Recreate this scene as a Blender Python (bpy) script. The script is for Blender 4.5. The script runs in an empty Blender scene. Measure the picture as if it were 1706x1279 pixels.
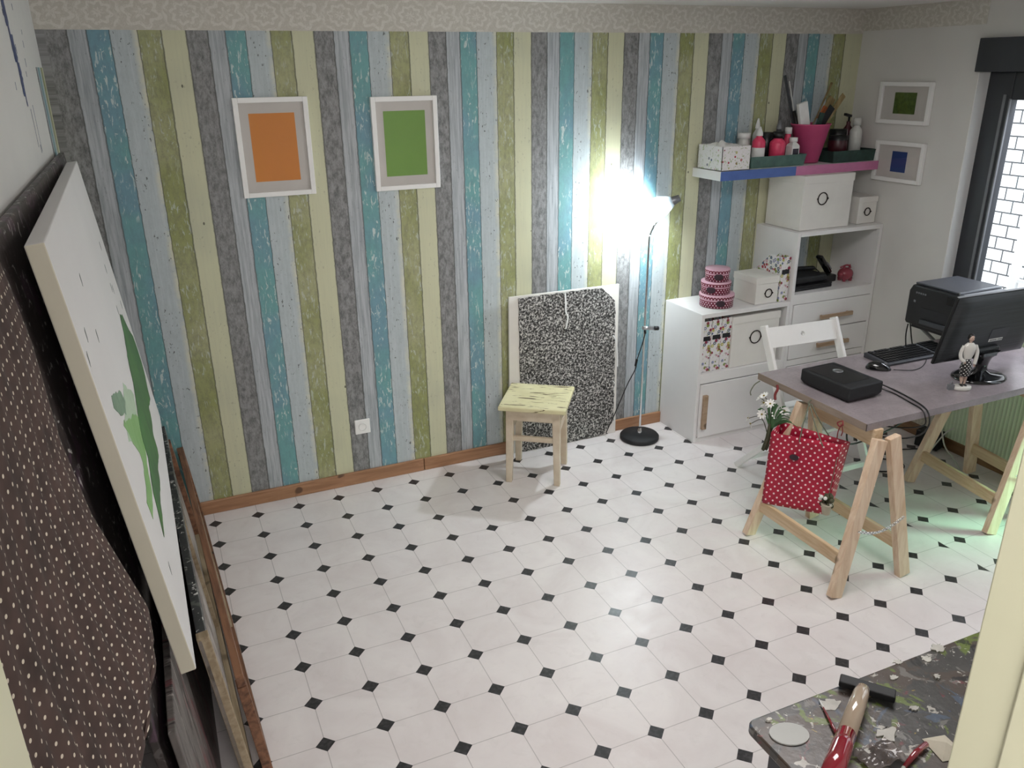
import bpy, bmesh, math, random
from mathutils import Vector, Matrix, noise as mnoise
random.seed(7)
PI = math.pi
S = bpy.context.scene
COL = S.collection

# ------------------------------------------------------------------ camera
cam_d = bpy.data.cameras.new('camera')
cam = bpy.data.objects.new('camera', cam_d)
COL.objects.link(cam)
cam_d.sensor_fit = 'HORIZONTAL'
cam_d.sensor_width = 36.0
cam_d.lens = 36.0 * 1349.393 / 1706.0
cam_d.clip_start = 0.02
right = Vector((0.91453193, -0.40432723, -0.01228181))
down = Vector((-0.15678346, -0.32630684, -0.93217101))
fwd = Vector((0.37289448, 0.85442574, -0.36180984))
m = Matrix.Identity(4)
for i in range(3):
    m[i][0] = right[i]; m[i][1] = -down[i]; m[i][2] = -fwd[i]
m[0][3], m[1][3], m[2][3] = -0.24923573, -3.92142199, 2.08053327
cam.matrix_world = m
S.camera = cam

# ------------------------------------------------------------------ world, lights, exposure
S.view_settings.view_transform = 'Standard'
S.view_settings.look = 'None'
S.view_settings.gamma = 1.0
S.view_settings.use_curve_mapping = False
S.view_settings.exposure = 0.0
W = bpy.data.worlds.new('sky'); S.world = W; W.use_nodes = True
bg = W.node_tree.nodes['Background']
bg.inputs[0].default_value = (0.80, 0.90, 1.0, 1)
bg.inputs[1].default_value = 2.6

def light(name, kind, loc, energy, color=(1, 1, 1), size=None, size_y=None, target=None, **kw):
    d = bpy.data.lights.new(name, kind); d.energy = energy; d.color = color
    if kind == 'AREA':
        d.shape = 'RECTANGLE'; d.size = size; d.size_y = size_y or size
    elif size is not None and kind != 'SUN':
        d.shadow_soft_size = size
    o = bpy.data.objects.new(name, d); COL.objects.link(o); o.location = loc
    if target:
        o.rotation_euler = (Vector(target) - Vector(loc)).to_track_quat('-Z', 'Y').to_euler()
    for k, v in kw.items(): setattr(d, k, v)
    return o
light('sun', 'SUN', (0, 0, 6), 2.6, (1.0, 0.98, 0.95), target=(0.9, -0.25, 5.0), angle=0.02)
# daylight falling in through the window and the balcony door (above the view, outside the wall)
light('window_daylight', 'AREA', (4.32, -1.35, 2.75), 80, (0.90, 0.93, 1.0), 1.0, 0.7, target=(2.6, -1.5, 0.8))
light('garden_daylight', 'AREA', (4.30, -2.33, .55), 4.5, (0.40, 1.0, 0.62), 0.5, 0.4, target=(2.95, -1.40, 0.0), spread=.75)
# the landing's ceiling lamps behind the photographer
light('landing_lamp', 'AREA', (-.15, -4.7, 2.30), 62, (1.0, 0.955, 0.93), 1.2, 0.9, target=(1.1, -1.8, 0.2))
light('room_ceiling_lamp', 'AREA', (1.7, -2.1, 2.33), 26, (1.0, 0.965, 0.955), 0.9, 0.9)

# ------------------------------------------------------------------ materials
def lin(c):
    if isinstance(c, str):
        c = c.lstrip('#'); c = [int(c[i:i+2], 16) / 255 for i in (0, 2, 4)]
    return tuple((x / 12.92 if x <= 0.04045 else ((x + 0.055) / 1.055) ** 2.4) for x in c[:3]) + (1,)

class NT:
    def __init__(s, name):
        s.m = bpy.data.materials.new(name); s.m.use_nodes = True
        s.t = s.m.node_tree; s.n = s.t.nodes; s.l = s.t.links
        s.b = s.n['Principled BSDF']
    def node(s, t, **kw):
        n = s.n.new(t)
        for k, v in kw.items(): setattr(n, k, v)
        return n
    def put(s, sock, v):
        if v is None: return
        if isinstance(v, bpy.types.NodeSocket): s.l.new(v, sock)
        else: sock.default_value = v
    def math(s, op, a, b=None, c=None, clamp=False):
        n = s.node('ShaderNodeMath', operation=op, use_clamp=clamp)
        s.put(n.inputs[0], a); s.put(n.inputs[1], b)
        if c is not None: s.put(n.inputs[2], c)
        return n.outputs[0]
    def co(s, which='Object'):
        return s.node('ShaderNodeTexCoord').outputs[which]
    def sep(s, v):
        n = s.node('ShaderNodeSeparateXYZ'); s.put(n.inputs[0], v); return n.outputs
    def comb(s, x=0., y=0., z=0.):
        n = s.node('ShaderNodeCombineXYZ')
        for i, v in enumerate((x, y, z)): s.put(n.inputs[i], v)
        return n.outputs[0]
    def mapping(s, v, scale=(1, 1, 1), loc=(0, 0, 0), rot=(0, 0, 0)):
        n = s.node('ShaderNodeMapping'); s.put(n.inputs[0], v)
        n.inputs['Scale'].default_value = scale; n.inputs['Location'].default_value = loc
        n.inputs['Rotation'].default_value = rot
        return n.outputs[0]
    def noise(s, v, scale=5, detail=3, rough=.55, dist=0.):
        n = s.node('ShaderNodeTexNoise'); s.put(n.inputs['Vector'], v)
        n.inputs['Scale'].default_value = scale; n.inputs['Detail'].default_value = detail
        n.inputs['Roughness'].default_value = rough; n.inputs['Distortion'].default_value = dist
        return n.outputs[0]
    def noisec(s, v, scale=5, detail=3):
        n = s.node('ShaderNodeTexNoise'); s.put(n.inputs['Vector'], v)
        n.inputs['Scale'].default_value = scale; n.inputs['Detail'].default_value = detail
        return n.outputs[1]
    def ramp(s, f, stops, interp='LINEAR'):
        n = s.node('ShaderNodeValToRGB'); s.put(n.inputs[0], f); r = n.color_ramp; r.interpolation = interp
        while len(r.elements) < len(stops): r.elements.new(1.0)
        for e, (p, c) in zip(r.elements, stops):
            e.position = p; e.color = c if len(c) == 4 else tuple(c) + (1,)
        return n.outputs[0]
    def step(s, f, a, b):
        n = s.node('ShaderNodeMapRange'); s.put(n.inputs[0], f)
        n.inputs[1].default_value = a; n.inputs[2].default_value = b
        return n.outputs[0]
    def mix(s, f, a, b, mode='MIX'):
        n = s.node('ShaderNodeMix', data_type='RGBA', blend_type=mode)
        s.put(n.inputs[0], f); s.put(n.inputs[6], a); s.put(n.inputs[7], b)
        return n.outputs[2]
    def bump(s, h, strength=.3, dist=.01):
        n = s.node('ShaderNodeBump'); s.put(n.inputs['Height'], h)
        n.inputs['Strength'].default_value = strength; n.inputs['Distance'].default_value = dist
        s.l.new(n.outputs[0], s.b.inputs['Normal'])
    def color(s, c): s.put(s.b.inputs['Base Color'], c)
    def rough(s, v): s.put(s.b.inputs['Roughness'], v)

def G(v): return (v, v, v, 1)

def simple(name, c, rough=.5, metal=0., var=.12, scale=14, bump=0., bscale=60, coat=0., spec=.5, stretch=(1, 1, 1), c2=None):
    t = NT(name); co = t.co()
    n = t.noise(t.mapping(co, stretch), scale, 4)
    base = lin(c)
    dk = lin(c2) if c2 else tuple(x * (1 - var) for x in base[:3]) + (1,)
    lt = base if c2 else tuple(min(1, x * (1 + var * .6)) for x in base[:3]) + (1,)
    t.color(t.ramp(n, [(.3, dk), (.7, lt)]))
    t.rough(rough); t.b.inputs['Metallic'].default_value = metal
    t.b.inputs['Coat Weight'].default_value = coat
    t.b.inputs['Specular IOR Level'].default_value = spec
    if bump: t.bump(t.noise(co, bscale, 4), bump, .004)
    return t.m

def wood(name, c, c2, axis=2, rough=.6, scale=9):
    t = NT(name); co = t.co()
    st = [14, 14, 14]; st[axis] = 1.2
    g = t.noise(t.mapping(co, st), scale * .35, 5, .6, .6)
    k = t.noise(co, 7, 2)
    c_ = t.ramp(g, [(.3, lin(c2)), (.62, lin(c))])
    knot = t.step(k, .70, .74)
    t.color(t.mix(knot, c_, tuple(x * .45 for x in lin(c2)[:3]) + (1,)))
    t.rough(rough); t.bump(g, .12, .002)
    return t.m

M = {}
M['white_wall'] = simple('white_wall_paint', '#dcdad6', .85, var=.05, scale=2.2, bump=.08, bscale=160)
M['ceiling'] = simple('ceiling_paint', '#e2e0dc', .9, var=.03, scale=3)
M['white_lam'] = simple('white_laminate', '#e6e4e3', .42, var=.02, scale=6)
M['white_paint'] = simple('white_painted_wood', '#efeeec', .38, var=.03, scale=8)
M['white_card'] = simple('white_cardboard', '#e3e0da', .75, var=.04, scale=10, bump=.05, bscale=200)
M['cream_wood'] = simple('cream_door_paint', '#e0dfc2', .5, var=.03, scale=4)
M['black_pl'] = simple('black_plastic', '#141517', .38, var=.2, scale=30)
M['black_gloss'] = simple('gloss_black_plastic', '#0d0e10', .12, var=.1, scale=10, coat=.5)
M['black_matte'] = simple('matte_black_plastic', '#1d1e21', .6, var=.2, scale=40, bump=.1, bscale=300)
M['dark_grey'] = simple('dark_grey_plastic', '#3b3d42', .5, var=.12)
M['mid_grey'] = simple('mid_grey_plastic', '#77797d', .4, var=.1)
M['silver'] = simple('brushed_steel', '#b9bbbf', .28, metal=1., var=.08, stretch=(1, 1, 12))
M['chrome'] = simple('chrome', '#d8dadd', .1, metal=1., var=.04)
M['gun'] = simple('aged_metal_ring', '#2b2522', .4, metal=.8, var=.2)
M['frame_dark'] = simple('dark_window_frame', '#33353a', .45, var=.1, scale=5)
M['pine'] = wood('raw_pine', '#e6cfb6', '#cfae90', 2)
M['pine_y'] = wood('raw_pine_rail', '#e0c8a8', '#c6a680', 1)
M['baseboard'] = wood('varnished_skirting', '#ab8060', '#8b6346', 0, .42)
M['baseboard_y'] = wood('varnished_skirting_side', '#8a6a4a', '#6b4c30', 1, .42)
M['beech'] = wood('beech_handle', '#b09880', '#93795f', 0)
M['stretcher'] = wood('pale_stretcher_wood', '#aa9a80', '#85745a', 1)
M['brown_bar'] = wood('brown_stretcher_wood', '#8a6248', '#4d3226', 1)
M['green_pl'] = simple('green_dark_tray', '#2c4a40', .6, var=.25, scale=20, c2='#1f2f2b')
M['green_pl2'] = simple('grey_green_tray', '#4d6b63', .6, var=.25, scale=20)
M['pink'] = simple('pink_bucket_plastic', '#c8517f', .45, var=.1, scale=8)
M['blue_edge'] = simple('blue_shelf_edge', '#4a66a8', .5, var=.1)
M['pink_edge'] = simple('pink_shelf_edge', '#c478a0', .5, var=.1)
M['pale_pink'] = simple('pale_pink_paper', '#d3a9b9', .5, var=.06)
M['lid_grey'] = simple('grey_lid_plastic', '#a9aaa6', .45, var=.05)
M['red_pl'] = simple('red_plastic', '#c22a48', .4, var=.15)
M['coral'] = simple('coral_paint', '#e0456a', .4, var=.12)
M['label_white'] = simple('paper_label', '#e6e6e4', .6, var=.06, scale=30)
M['label_dark'] = simple('dark_label', '#332b3a', .5, var=.3, scale=90)
M['clear'] = simple('cloudy_plastic', '#c9c9c4', .25, var=.08)
M['dark_oval'] = simple('dark_oval_label', '#33202a', .55, var=.2)
M['leaf'] = simple('green_leaf', '#3f6b3c', .55, var=.4, scale=30)
M['stem'] = simple('brown_green_stem', '#4a4a34', .7, var=.4, scale=40)
M['petal'] = simple('white_petal', '#e8e6e2', .6, var=.05)
M['daisy'] = simple('yellow_flower_eye', '#8a7a2c', .7, var=.3)
M['red_ribbon'] = simple('red_raffia', '#7d2a2c', .7, var=.3)
M['cord'] = simple('grey_green_cord', '#6d6f5f', .7, var=.2)
M['black_cable'] = simple('black_cable', '#151414', .45, var=.2)
M['white_cable'] = simple('white_cable', '#cfd3c8', .45, var=.05)
M['cream_paper'] = simple('cream_paper', '#c8c0ae', .7, var=.1, scale=20, bump=.15, bscale=60)
M['ceramic'] = simple('glazed_ceramic', '#cfccc6', .2, var=.06, coat=.4)
M['skin'] = simple('painted_ceramic_skin', '#bfa596', .35, var=.06)
M['hair'] = simple('painted_black_hair', '#151312', .4)
M['bulb_cap'] = simple('lamp_holder', '#8d8f93', .35, metal=.6)

def m_glass(name, tint=(1, 1, 1, 1), rough=.0, alpha=None):
    t = NT(name); t.n.remove(t.b)
    gl = t.node('ShaderNodeBsdfGlossy'); gl.inputs['Roughness'].default_value = max(rough, .02)
    geo = t.node('ShaderNodeNewGeometry')
    tr = t.node('ShaderNodeBsdfTransparent'); tr.inputs[0].default_value = tint
    fr = t.node('ShaderNodeFresnel'); fr.inputs[0].default_value = 1.45
    mx = t.node('ShaderNodeMixShader'); t.l.new(t.math('MULTIPLY', fr.outputs[0], t.math('SUBTRACT', 1., geo.outputs['Backfacing'])), mx.inputs[0])
    t.l.new(tr.outputs[0], mx.inputs[1]); t.l.new(gl.outputs[0], mx.inputs[2])
    t.l.new(mx.outputs[0], t.n['Material Output'].inputs[0])
    return t.m
M['pane'] = m_glass('window_glass')
M['pic_glass'] = m_glass('picture_glass', (.96, .96, .96, 1), .02)

def m_emit(name, col, strength):
    t = NT(name); t.b.inputs['Emission Color'].default_value = lin(col); t.b.inputs['Emission Strength'].default_value = strength
    t.color(lin(col)); return t.m
M['bulb'] = m_emit('lit_bulb', '#f4fbff', 60)

def m_shade():
    t = NT('frosted_lamp_shade')
    d = t.node('ShaderNodeBsdfDiffuse'); d.inputs[0].default_value = lin('#eef2f4')
    tr = t.node('ShaderNodeBsdfTranslucent'); tr.inputs[0].default_value = lin('#f2fbff')
    mx = t.node('ShaderNodeMixShader'); mx.inputs[0].default_value = .6
    t.l.new(d.outputs[0], mx.inputs[1]); t.l.new(tr.outputs[0], mx.inputs[2])
    t.l.new(mx.outputs[0], t.n['Material Output'].inputs[0]); return t.m
M['shade'] = m_shade()

def m_floor():
    t = NT('octagon_vinyl_floor'); co = t.co()
    x, y, z = t.sep(co)
    tx = t.math('DIVIDE', x, .205)
    ty = t.math('ADD', t.math('DIVIDE', y, .205), .6)
    sheet2 = t.math('GREATER_THAN', tx, 14.0)
    tx = t.math('ADD', tx, t.math('MULTIPLY', sheet2, .5))
    fx = t.math('ABSOLUTE', t.math('SUBTRACT', tx, t.math('ROUND', tx)))
    fy = t.math('ABSOLUTE', t.math('SUBTRACT', ty, t.math('ROUND', ty)))
    s_ = t.math('ADD', fx, fy)
    dia = t.math('LESS_THAN', s_, .163)
    ln = t.math('LESS_THAN', t.math('MINIMUM', fx, fy), .0075)
    seam = t.math('LESS_THAN', t.math('ABSOLUTE', t.math('SUBTRACT', x, 2.87)), .0012)
    ln = t.math('MAXIMUM', ln, seam)
    n1 = t.noise(co, 3.5, 5, .6, .8)
    n2 = t.noise(co, 14, 4, .65, 1.2)
    marble = t.ramp(n1, [(.3, lin('#dad2d1')), (.55, lin('#e3dddc')), (.75, lin('#e9e4e2'))])
    marble = t.mix(t.math('MULTIPLY', t.step(n2, .55, .75), .25), marble, lin('#c8c2bf'))
    dirt = t.step(t.noise(co, 42, 3), .77, .79)
    marble = t.mix(t.math('MULTIPLY', dirt, .5), marble, lin('#8a8078'))
    c = t.mix(t.math('MULTIPLY', ln, .45), marble, lin('#77716d'))
    dn = t.noise(co, 70, 4)
    black = t.ramp(dn, [(.45, lin('#2b2a2c')), (.72, lin('#4b494b')), (.78, lin('#9a9794'))])
    c = t.mix(dia, c, black)
    t.color(c); t.rough(t.ramp(n2, [(.3, G(.30)), (.7, G(.42))])); t.bump(t.math('SUBTRACT', 0., ln), .2, .001)
    return t.m
M['floor'] = m_floor()

PER = .5314
def m_wallpaper(name, axis='x', off=-.004, per=PER):
    t = NT(name); co = t.co(); x, y, z = t.sep(co)
    u = t.math('MINIMUM', t.math('MAXIMUM', x, -.530), 3.708) if axis == 'x' else y
    ph = t.math('FRACT', t.math('DIVIDE', t.math('SUBTRACT', u, off), per))
    idx = t.math('FLOOR', t.math('DIVIDE', t.math('SUBTRACT', u, off), per))
    # slightly wavy plank joints
    wob = t.math('MULTIPLY', t.math('SUBTRACT', t.noise(t.comb(u, 0., t.math('MULTIPLY', z, 9.)), 3, 3), .5), .016)
    ph = t.math('ADD', ph, wob)
    edges = [0., .163, .294, .452, .648, .818, 1.]
    cols = ['#8e8e8e', '#b0b5b9', '#70a4a5', '#b8c2c5', '#a9aa80', '#cbcbac']
    base = t.ramp(ph, [(e, lin(c)) for e, c in zip(edges[:-1], cols)], 'CONSTANT')
    band = lambda i: t.math('MULTIPLY', t.math('GREATER_THAN', ph, edges[i]), t.math('LESS_THAN', ph, edges[i + 1]))
    vv = t.comb(u, 0., z); seed = t.comb(t.math('ADD', u, 3.), idx, z)
    grain = t.noise(t.mapping(seed, (60, 1, 3.)), 1.6, 6, .65)
    blotch = t.noise(t.mapping(seed, (34, 1, 16)), 1.3, 7, .85)
    big = t.noise(t.mapping(seed, (2.5, 1, 2.6)), 1.2, 2)
    # large hue drift inside the teal planks
    base = t.mix(t.math('MULTIPLY', band(2), t.step(big, .42, .58)), base, lin('#749cab'))
    base = t.mix(t.math('MULTIPLY', band(4), t.math('MULTIPLY', t.step(big, .4, .62), .8)), base, lin('#90965a'))
    base = t.mix(t.math('MULTIPLY', band(5), t.step(big, .5, .75)), base, lin('#bfc0a6'))
    # blotchy wear on grey, olive and teal
    wear = t.math('ADD', t.math('MULTIPLY', band(0), .85), t.math('ADD', t.math('MULTIPLY', band(4), .38), t.math('ADD', t.math('MULTIPLY', band(2), .20), t.math('MULTIPLY', band(3), .12))))
    base = t.mix(t.math('MULTIPLY', wear, t.step(blotch, .45, .62)), base, lin('#525353'))
    base = t.mix(t.math('MULTIPLY', band(0), t.math('MULTIPLY', t.step(blotch, .46, .34), .5)), base, lin('#a9aaac'))
    gr = t.math('ADD', t.math('MULTIPLY', band(1), .55), .10)
    base = t.mix(t.math('MULTIPLY', gr, t.step(grain, .45, .72)), base, lin('#6f777c'))
    base = t.mix(t.math('MULTIPLY', t.math('ADD', band(1), band(3)), t.math('MULTIPLY', t.step(grain, .5, .3), .35)), base, lin('#d2d6da'))
    # pale flakes on teal and olive
    fl = t.noise(t.mapping(seed, (75, 1, 20)), 1.1, 3, .6, .8)
    fm = t.math('MULTIPLY', t.step(fl, .575, .62), t.math('ADD', t.math('MULTIPLY', band(2), .8), t.math('MULTIPLY', band(4), .45)))
    patch = t.step(t.noise(t.mapping(seed, (8, 1, 5)), 1.2, 2), .40, .52)
    base = t.mix(t.math('MULTIPLY', fm, patch), base, lin('#ccd6d2'))
    # dark specks on the pale planks, gathered in clusters
    sp = t.noise(t.mapping(seed, (95, 1, 48)), 1.0, 2, .5)
    cl = t.step(t.noise(t.mapping(seed, (14, 1, 5)), 1.4, 2), .47, .58)
    # cream right edge of the pale planks
    edge = t.math('MULTIPLY', t.step(ph, .595, .648), band(3))
    edge = t.math('MULTIPLY', edge, t.step(t.noise(t.mapping(seed, (5, 1, 7)), 1.5, 5, .7), .36, .6))
    base = t.mix(edge, base, lin('#d9d6be'))
    sm = t.math('MULTIPLY', t.step(sp, .63, .665), t.math('MULTIPLY', cl, t.math('ADD', band(3), t.math('ADD', t.math('MULTIPLY', band(5), .3), t.math('MULTIPLY', band(1), .3)))))
    base = t.mix(t.math('MULTIPLY', sm, .85), base, lin('#4a4a48'))
    # nail holes
    vo = t.node('ShaderNodeTexVoronoi'); t.put(vo.inputs['Vector'], t.mapping(vv, (13, 1, 8))); vo.inputs['Scale'].default_value = 1.
    vo.inputs['Randomness'].default_value = .9
    nh = t.math('MULTIPLY', t.math('LESS_THAN', vo.outputs['Distance'], .055), t.math('ADD', band(5), t.math('MULTIPLY', band(0), .6)))
    base = t.mix(t.math('MULTIPLY', nh, .8), base, lin('#3f3d38'))
    # joints
    jt = None
    for i, e in enumerate(edges):
        d = t.math('ABSOLUTE', t.math('SUBTRACT', ph, e))
        k = t.step(d, .0085 if i in (0, 1, 5, 6, 2) else .0055, .0018)
        jt = k if jt is None else t.math('MAXIMUM', jt, k)
    base = t.mix(t.math('MULTIPLY', jt, .72), base, lin('#3c3d3a'))
    t.color(base); t.rough(.62); t.bump(grain, .06, .002)
    return t.m
M['wallpaper'] = m_wallpaper('plank_wallpaper')
M['wallpaper_side'] = m_wallpaper('plank_wallpaper_side', 'y', .0, .30)

def m_border(name, axis='x'):
    t = NT(name); co = t.co(); x, y, z = t.sep(co)
    u = x if axis == 'x' else y
    P = .325
    def medal(off, a_, b_, k1, k2, pet):
        q = t.math('ADD', t.math('DIVIDE', u, P), off)
        du = t.math('DIVIDE', t.math('MULTIPLY', t.math('SUBTRACT', q, t.math('ROUND', q)), P), a_)
        dz = t.math('DIVIDE', t.math('SUBTRACT', z, 2.315), b_)
        d = t.math('SQRT', t.math('ADD', t.math('MULTIPLY', du, du), t.math('MULTIPLY', dz, dz)))
        th = t.math('ARCTAN2', dz, du)
        w_ = t.math('SINE', t.math('ADD', t.math('MULTIPLY', d, k1), t.math('MULTIPLY', t.math('SINE', t.math('MULTIPLY', th, pet)), k2)))
        return t.math('MULTIPLY', t.step(w_, .1, .55), t.step(d, 1.25, 1.05))
    f = t.math('MAXIMUM', medal(0., .075, .062, 13., 1.1, 8.), medal(.5, .085, .066, 11., 1.5, 6.))
    sc_ = t.noise(co, 26, 3, .6, 2.2)
    f = t.math('MAXIMUM', f, t.math('MULTIPLY', t.step(t.math('ABSOLUTE', t.math('SUBTRACT', sc_, .5)), .035, .012), .6))
    f = t.math('MULTIPLY', f, t.step(t.noise(co, 120, 3), .3, .5))
    t.color(t.mix(f, lin('#c4bfb5'), lin('#d6d2ca'))); t.rough(.6)
    return t.m
M['border'] = m_border('damask_border_paper')
M['border_y'] = m_border('damask_border_paper_side', 'y')

def m_rightwall():
    t = NT('right_wall_finish'); co = t.co(); x, y, z = t.sep(co)
    low = t.math('LESS_THAN', z, .36)
    lace = t.noise(co, 55, 3, .6, 2.)
    lace2 = t.math('ABSOLUTE', t.math('SINE', t.math('MULTIPLY', t.math('ADD', y, t.math('MULTIPLY', lace, .08)), 130.)))
    c = t.ramp(t.noise(co, 2.5, 2), [(.3, lin('#d2d0cc')), (.7, lin('#dcdad6'))])
    lc = t.mix(t.step(t.math('MULTIPLY', lace, lace2), .2, .45), lin('#a9a294'), lin('#cfcabb'))
    t.color(t.mix(low, c, lc)); t.rough(.85); t.bump(t.noise(co, 160, 3), .1, .003)
    return t.m
M['right_wall'] = m_rightwall()

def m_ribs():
    t = NT('green_lit_ribbed_panel'); co = t.co(); x, y, z = t.sep(co)
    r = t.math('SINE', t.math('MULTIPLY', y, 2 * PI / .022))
    t.color(t.mix(t.step(r, -.2, .9), lin('#c6d8b8'), lin('#d6e6c8'))); t.rough(.6); t.bump(r, .5, .004)  # green cast of the incoming light is painted into the rib colours
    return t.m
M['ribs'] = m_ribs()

def m_dots(name, base, dot, pu, pv, rad, rough=.8, c2=None, stag=True, wob=0.):
    t = NT(name); uv = t.node('ShaderNodeUVMap').outputs[0]
    u, v, _ = t.sep(uv)
    a = t.math('DIVIDE', u, pu); b = t.math('DIVIDE', v, pv)
    if wob:
        n = t.sep(t.noisec(uv, 3, 2))
        a = t.math('ADD', a, t.math('MULTIPLY', n[0], wob)); b = t.math('ADD', b, t.math('MULTIPLY', n[1], wob))
    if stag:
        a = t.math('ADD', a, t.math('MULTIPLY', t.math('FLOORED_MODULO', t.math('FLOOR', b), 2.), .5))
    fa = t.math('MULTIPLY', t.math('SUBTRACT', t.math('FRACT', a), .5), pu); fb = t.math('MULTIPLY', t.math('SUBTRACT', t.math('FRACT', b), .5), pv)
    d = t.math('SQRT', t.math('ADD', t.math('MULTIPLY', fa, fa), t.math('MULTIPLY', fb, fb)))
    k = t.math('LESS_THAN', d, rad)
    n1 = t.noise(t.co(), 12, 3)
    bc = t.ramp(n1, [(.3, lin(c2 or base)), (.7, lin(base))])
    t.color(t.mix(k, bc, lin(dot))); t.rough(rough)
    return t.m
M['red_dots'] = m_dots('red_white_polka_print', '#b3183a', '#f0d6d8', .0350, .0178, .0046, .45, '#9c1232')
M['brown_dots'] = m_dots('brown_polka_cloth', '#54403a', '#d8cdba', .0235, .0235, .0031, .9, '#3b2c28', False, .25)
M['cake_dots'] = m_dots('small_polka_print', '#6d1230', '#ecd9e0', .0180, .0120, .0036, .5)
M['skirt_dots'] = m_dots('dotted_skirt', '#141313', '#e3e0dc', .0145, .0085, .0026, .4)

def m_speckle():
    t = NT('speckled_fabric'); co = t.co()
    n = t.noise(co, 95, 3, .6, .6)
    t.color(t.ramp(n, [(.42, lin('#262524')), (.52, lin('#6d6b69')), (.60, lin('#c9c6c2'))])); t.rough(.95)
    t.bump(n, .5, .006); return t.m
M['speckle'] = m_speckle()

def m_floral(name, scale=44, thr=.46):
    t = NT(name); uv = t.co()
    v = t.node('ShaderNodeTexVoronoi'); t.put(v.inputs['Vector'], uv); v.inputs['Scale'].default_value = scale
    h = t.sep(v.outputs['Color'])[0]
    pal = t.ramp(h, [(.0, lin('#8e2846')), (.2, lin('#7a8c3f')), (.36, lin('#8b8fb0')), (.5, lin('#c79aa8')), (.62, lin('#56657d')), (.74, lin('#a3313f')), (.88, lin('#b5b06a'))], 'CONSTANT')
    k = t.math('LESS_THAN', v.outputs['Distance'], thr)
    inner = t.math('LESS_THAN', v.outputs['Distance'], thr * .38)
    c = t.mix(k, lin('#e2dfdf'), pal); c = t.mix(t.math('MULTIPLY', inner, t.math('GREATER_THAN', h, .4)), c, lin('#ddd3c0'))
    w = t.noise(uv, 90, 2)
    c = t.mix(t.math('MULTIPLY', t.step(w, .6, .64), .7), c, lin('#8fa35a'))
    t.color(c); t.rough(.5); return t.m
M['floral'] = m_floral('floral_print')
M['butterfly'] = m_floral('scattered_grey_print', 24, .17)

def m_splat(name, base, base2, flecks=(), rough=.45, stretch=(1, 1, 1), fscale=40, thr=.66):
    t = NT(name); co = t.mapping(t.co(), stretch)
    c = t.ramp(t.noise(co, 5, 6, .7, .5), [(.32, lin(base)), (.68, lin(base2))])
    for i, (col, sc, th, amt) in enumerate(flecks):
        n = t.noise(t.mapping(co, (1, 1, 1), (i * 3.7, i * 1.3, i * 2.1)), sc, 4, .55, 1.2)
        c = t.mix(t.math('MULTIPLY', t.step(n, th, th + .03), amt), c, lin(col))
    t.color(c); t.rough(rough); t.bump(t.noise(co, 30, 5), .35, .004)
    return t.m
M['dark_splat'] = m_splat('dark_splattered_board', '#2c2727', '#453c3a', [('#5a4353', 6, .54, .7), ('#c9c6c2', 26, .62, .9), ('#6e6a68', 14, .62, .5)])
M['black_splat'] = m_splat('black_splattered_edge', '#27292a', '#3c3f40', [('#d4d4cf', 38, .61, .9), ('#6c7069', 18, .55, .6)])
M['streak_grey'] = m_splat('grey_streaked_painting', '#4a4644', '#77716d', [('#6b3038', 3.5, .56, .7), ('#2a2424', 5, .57, .8), ('#aaa49e', 9, .62, .6)], stretch=(1.5, 5, .8))
M['streak_white'] = m_splat('whitish_scraped_painting', '#a39b95', '#bdb6b0', [('#5c5452', 6, .57, .7), ('#8a6f60', 8, .63, .5)], stretch=(1, 3, .6))
M['dark_green'] = simple('dark_green_cloth', '#2c332c', .95, var=.25, scale=8)
M['palette'] = m_splat('paint_caked_tabletop', '#2b2b2a', '#4d4a47',
    [('#4e4138', 7, .50, .8), ('#66772f', 7, .60, .85), ('#49586c', 8, .60, .8), ('#25407e', 11, .68, .9), ('#7d7a76', 17, .60, .7), ('#b9b5ad', 26, .63, .9), ('#7a2f3a', 21, .66, .6), ('#a08a3a', 34, .68, .8), ('#d6d3cc', 60, .68, .9), ('#1c1b1b', 12, .62, .8)], .35)
M['dry_paint'] = simple('dried_white_paint', '#bdbab2', .4, var=.2, scale=25, bump=.3, bscale=60)

def m_desk():
    t = NT('grey_concrete_laminate'); co = t.co()
    n = t.noise(co, 6, 5, .6, .4); n2 = t.noise(co, 90, 2)
    c = t.ramp(n, [(.3, lin('#857c80')), (.7, lin('#9b9295'))])
    t.color(t.mix(t.math('MULTIPLY', t.step(n2, .5, .7), .25), c, lin('#736a6d'))); t.rough(.27); return t.m
M['desk'] = m_desk()
M['desk_edge'] = wood('taupe_desk_edge', '#9a8a7d', '#7d6e63', 1, .5)

def m_stoolpaint(name, axis):
    t = NT(name); co = t.co()
    st = [34, 60, 34]; st[axis] = 9
    chip = t.noise(t.mapping(co, st), 1., 4, .6, .6)
    c = t.ramp(t.noise(co, 9, 3), [(.3, lin('#cfc79c')), (.7, lin('#ddd6ae'))])
    t.color(t.mix(t.step(chip, .60, .63), c, lin('#5b4a33'))); t.rough(.45); t.bump(chip, .2, .003); return t.m
M['stool_top'] = m_stoolpaint('chipped_yellow_paint', 0)
M['stool_leg'] = simple('cream_stool_paint', '#d6c9b4', .5, var=.12, scale=12, c2='#bfae96')

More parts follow.
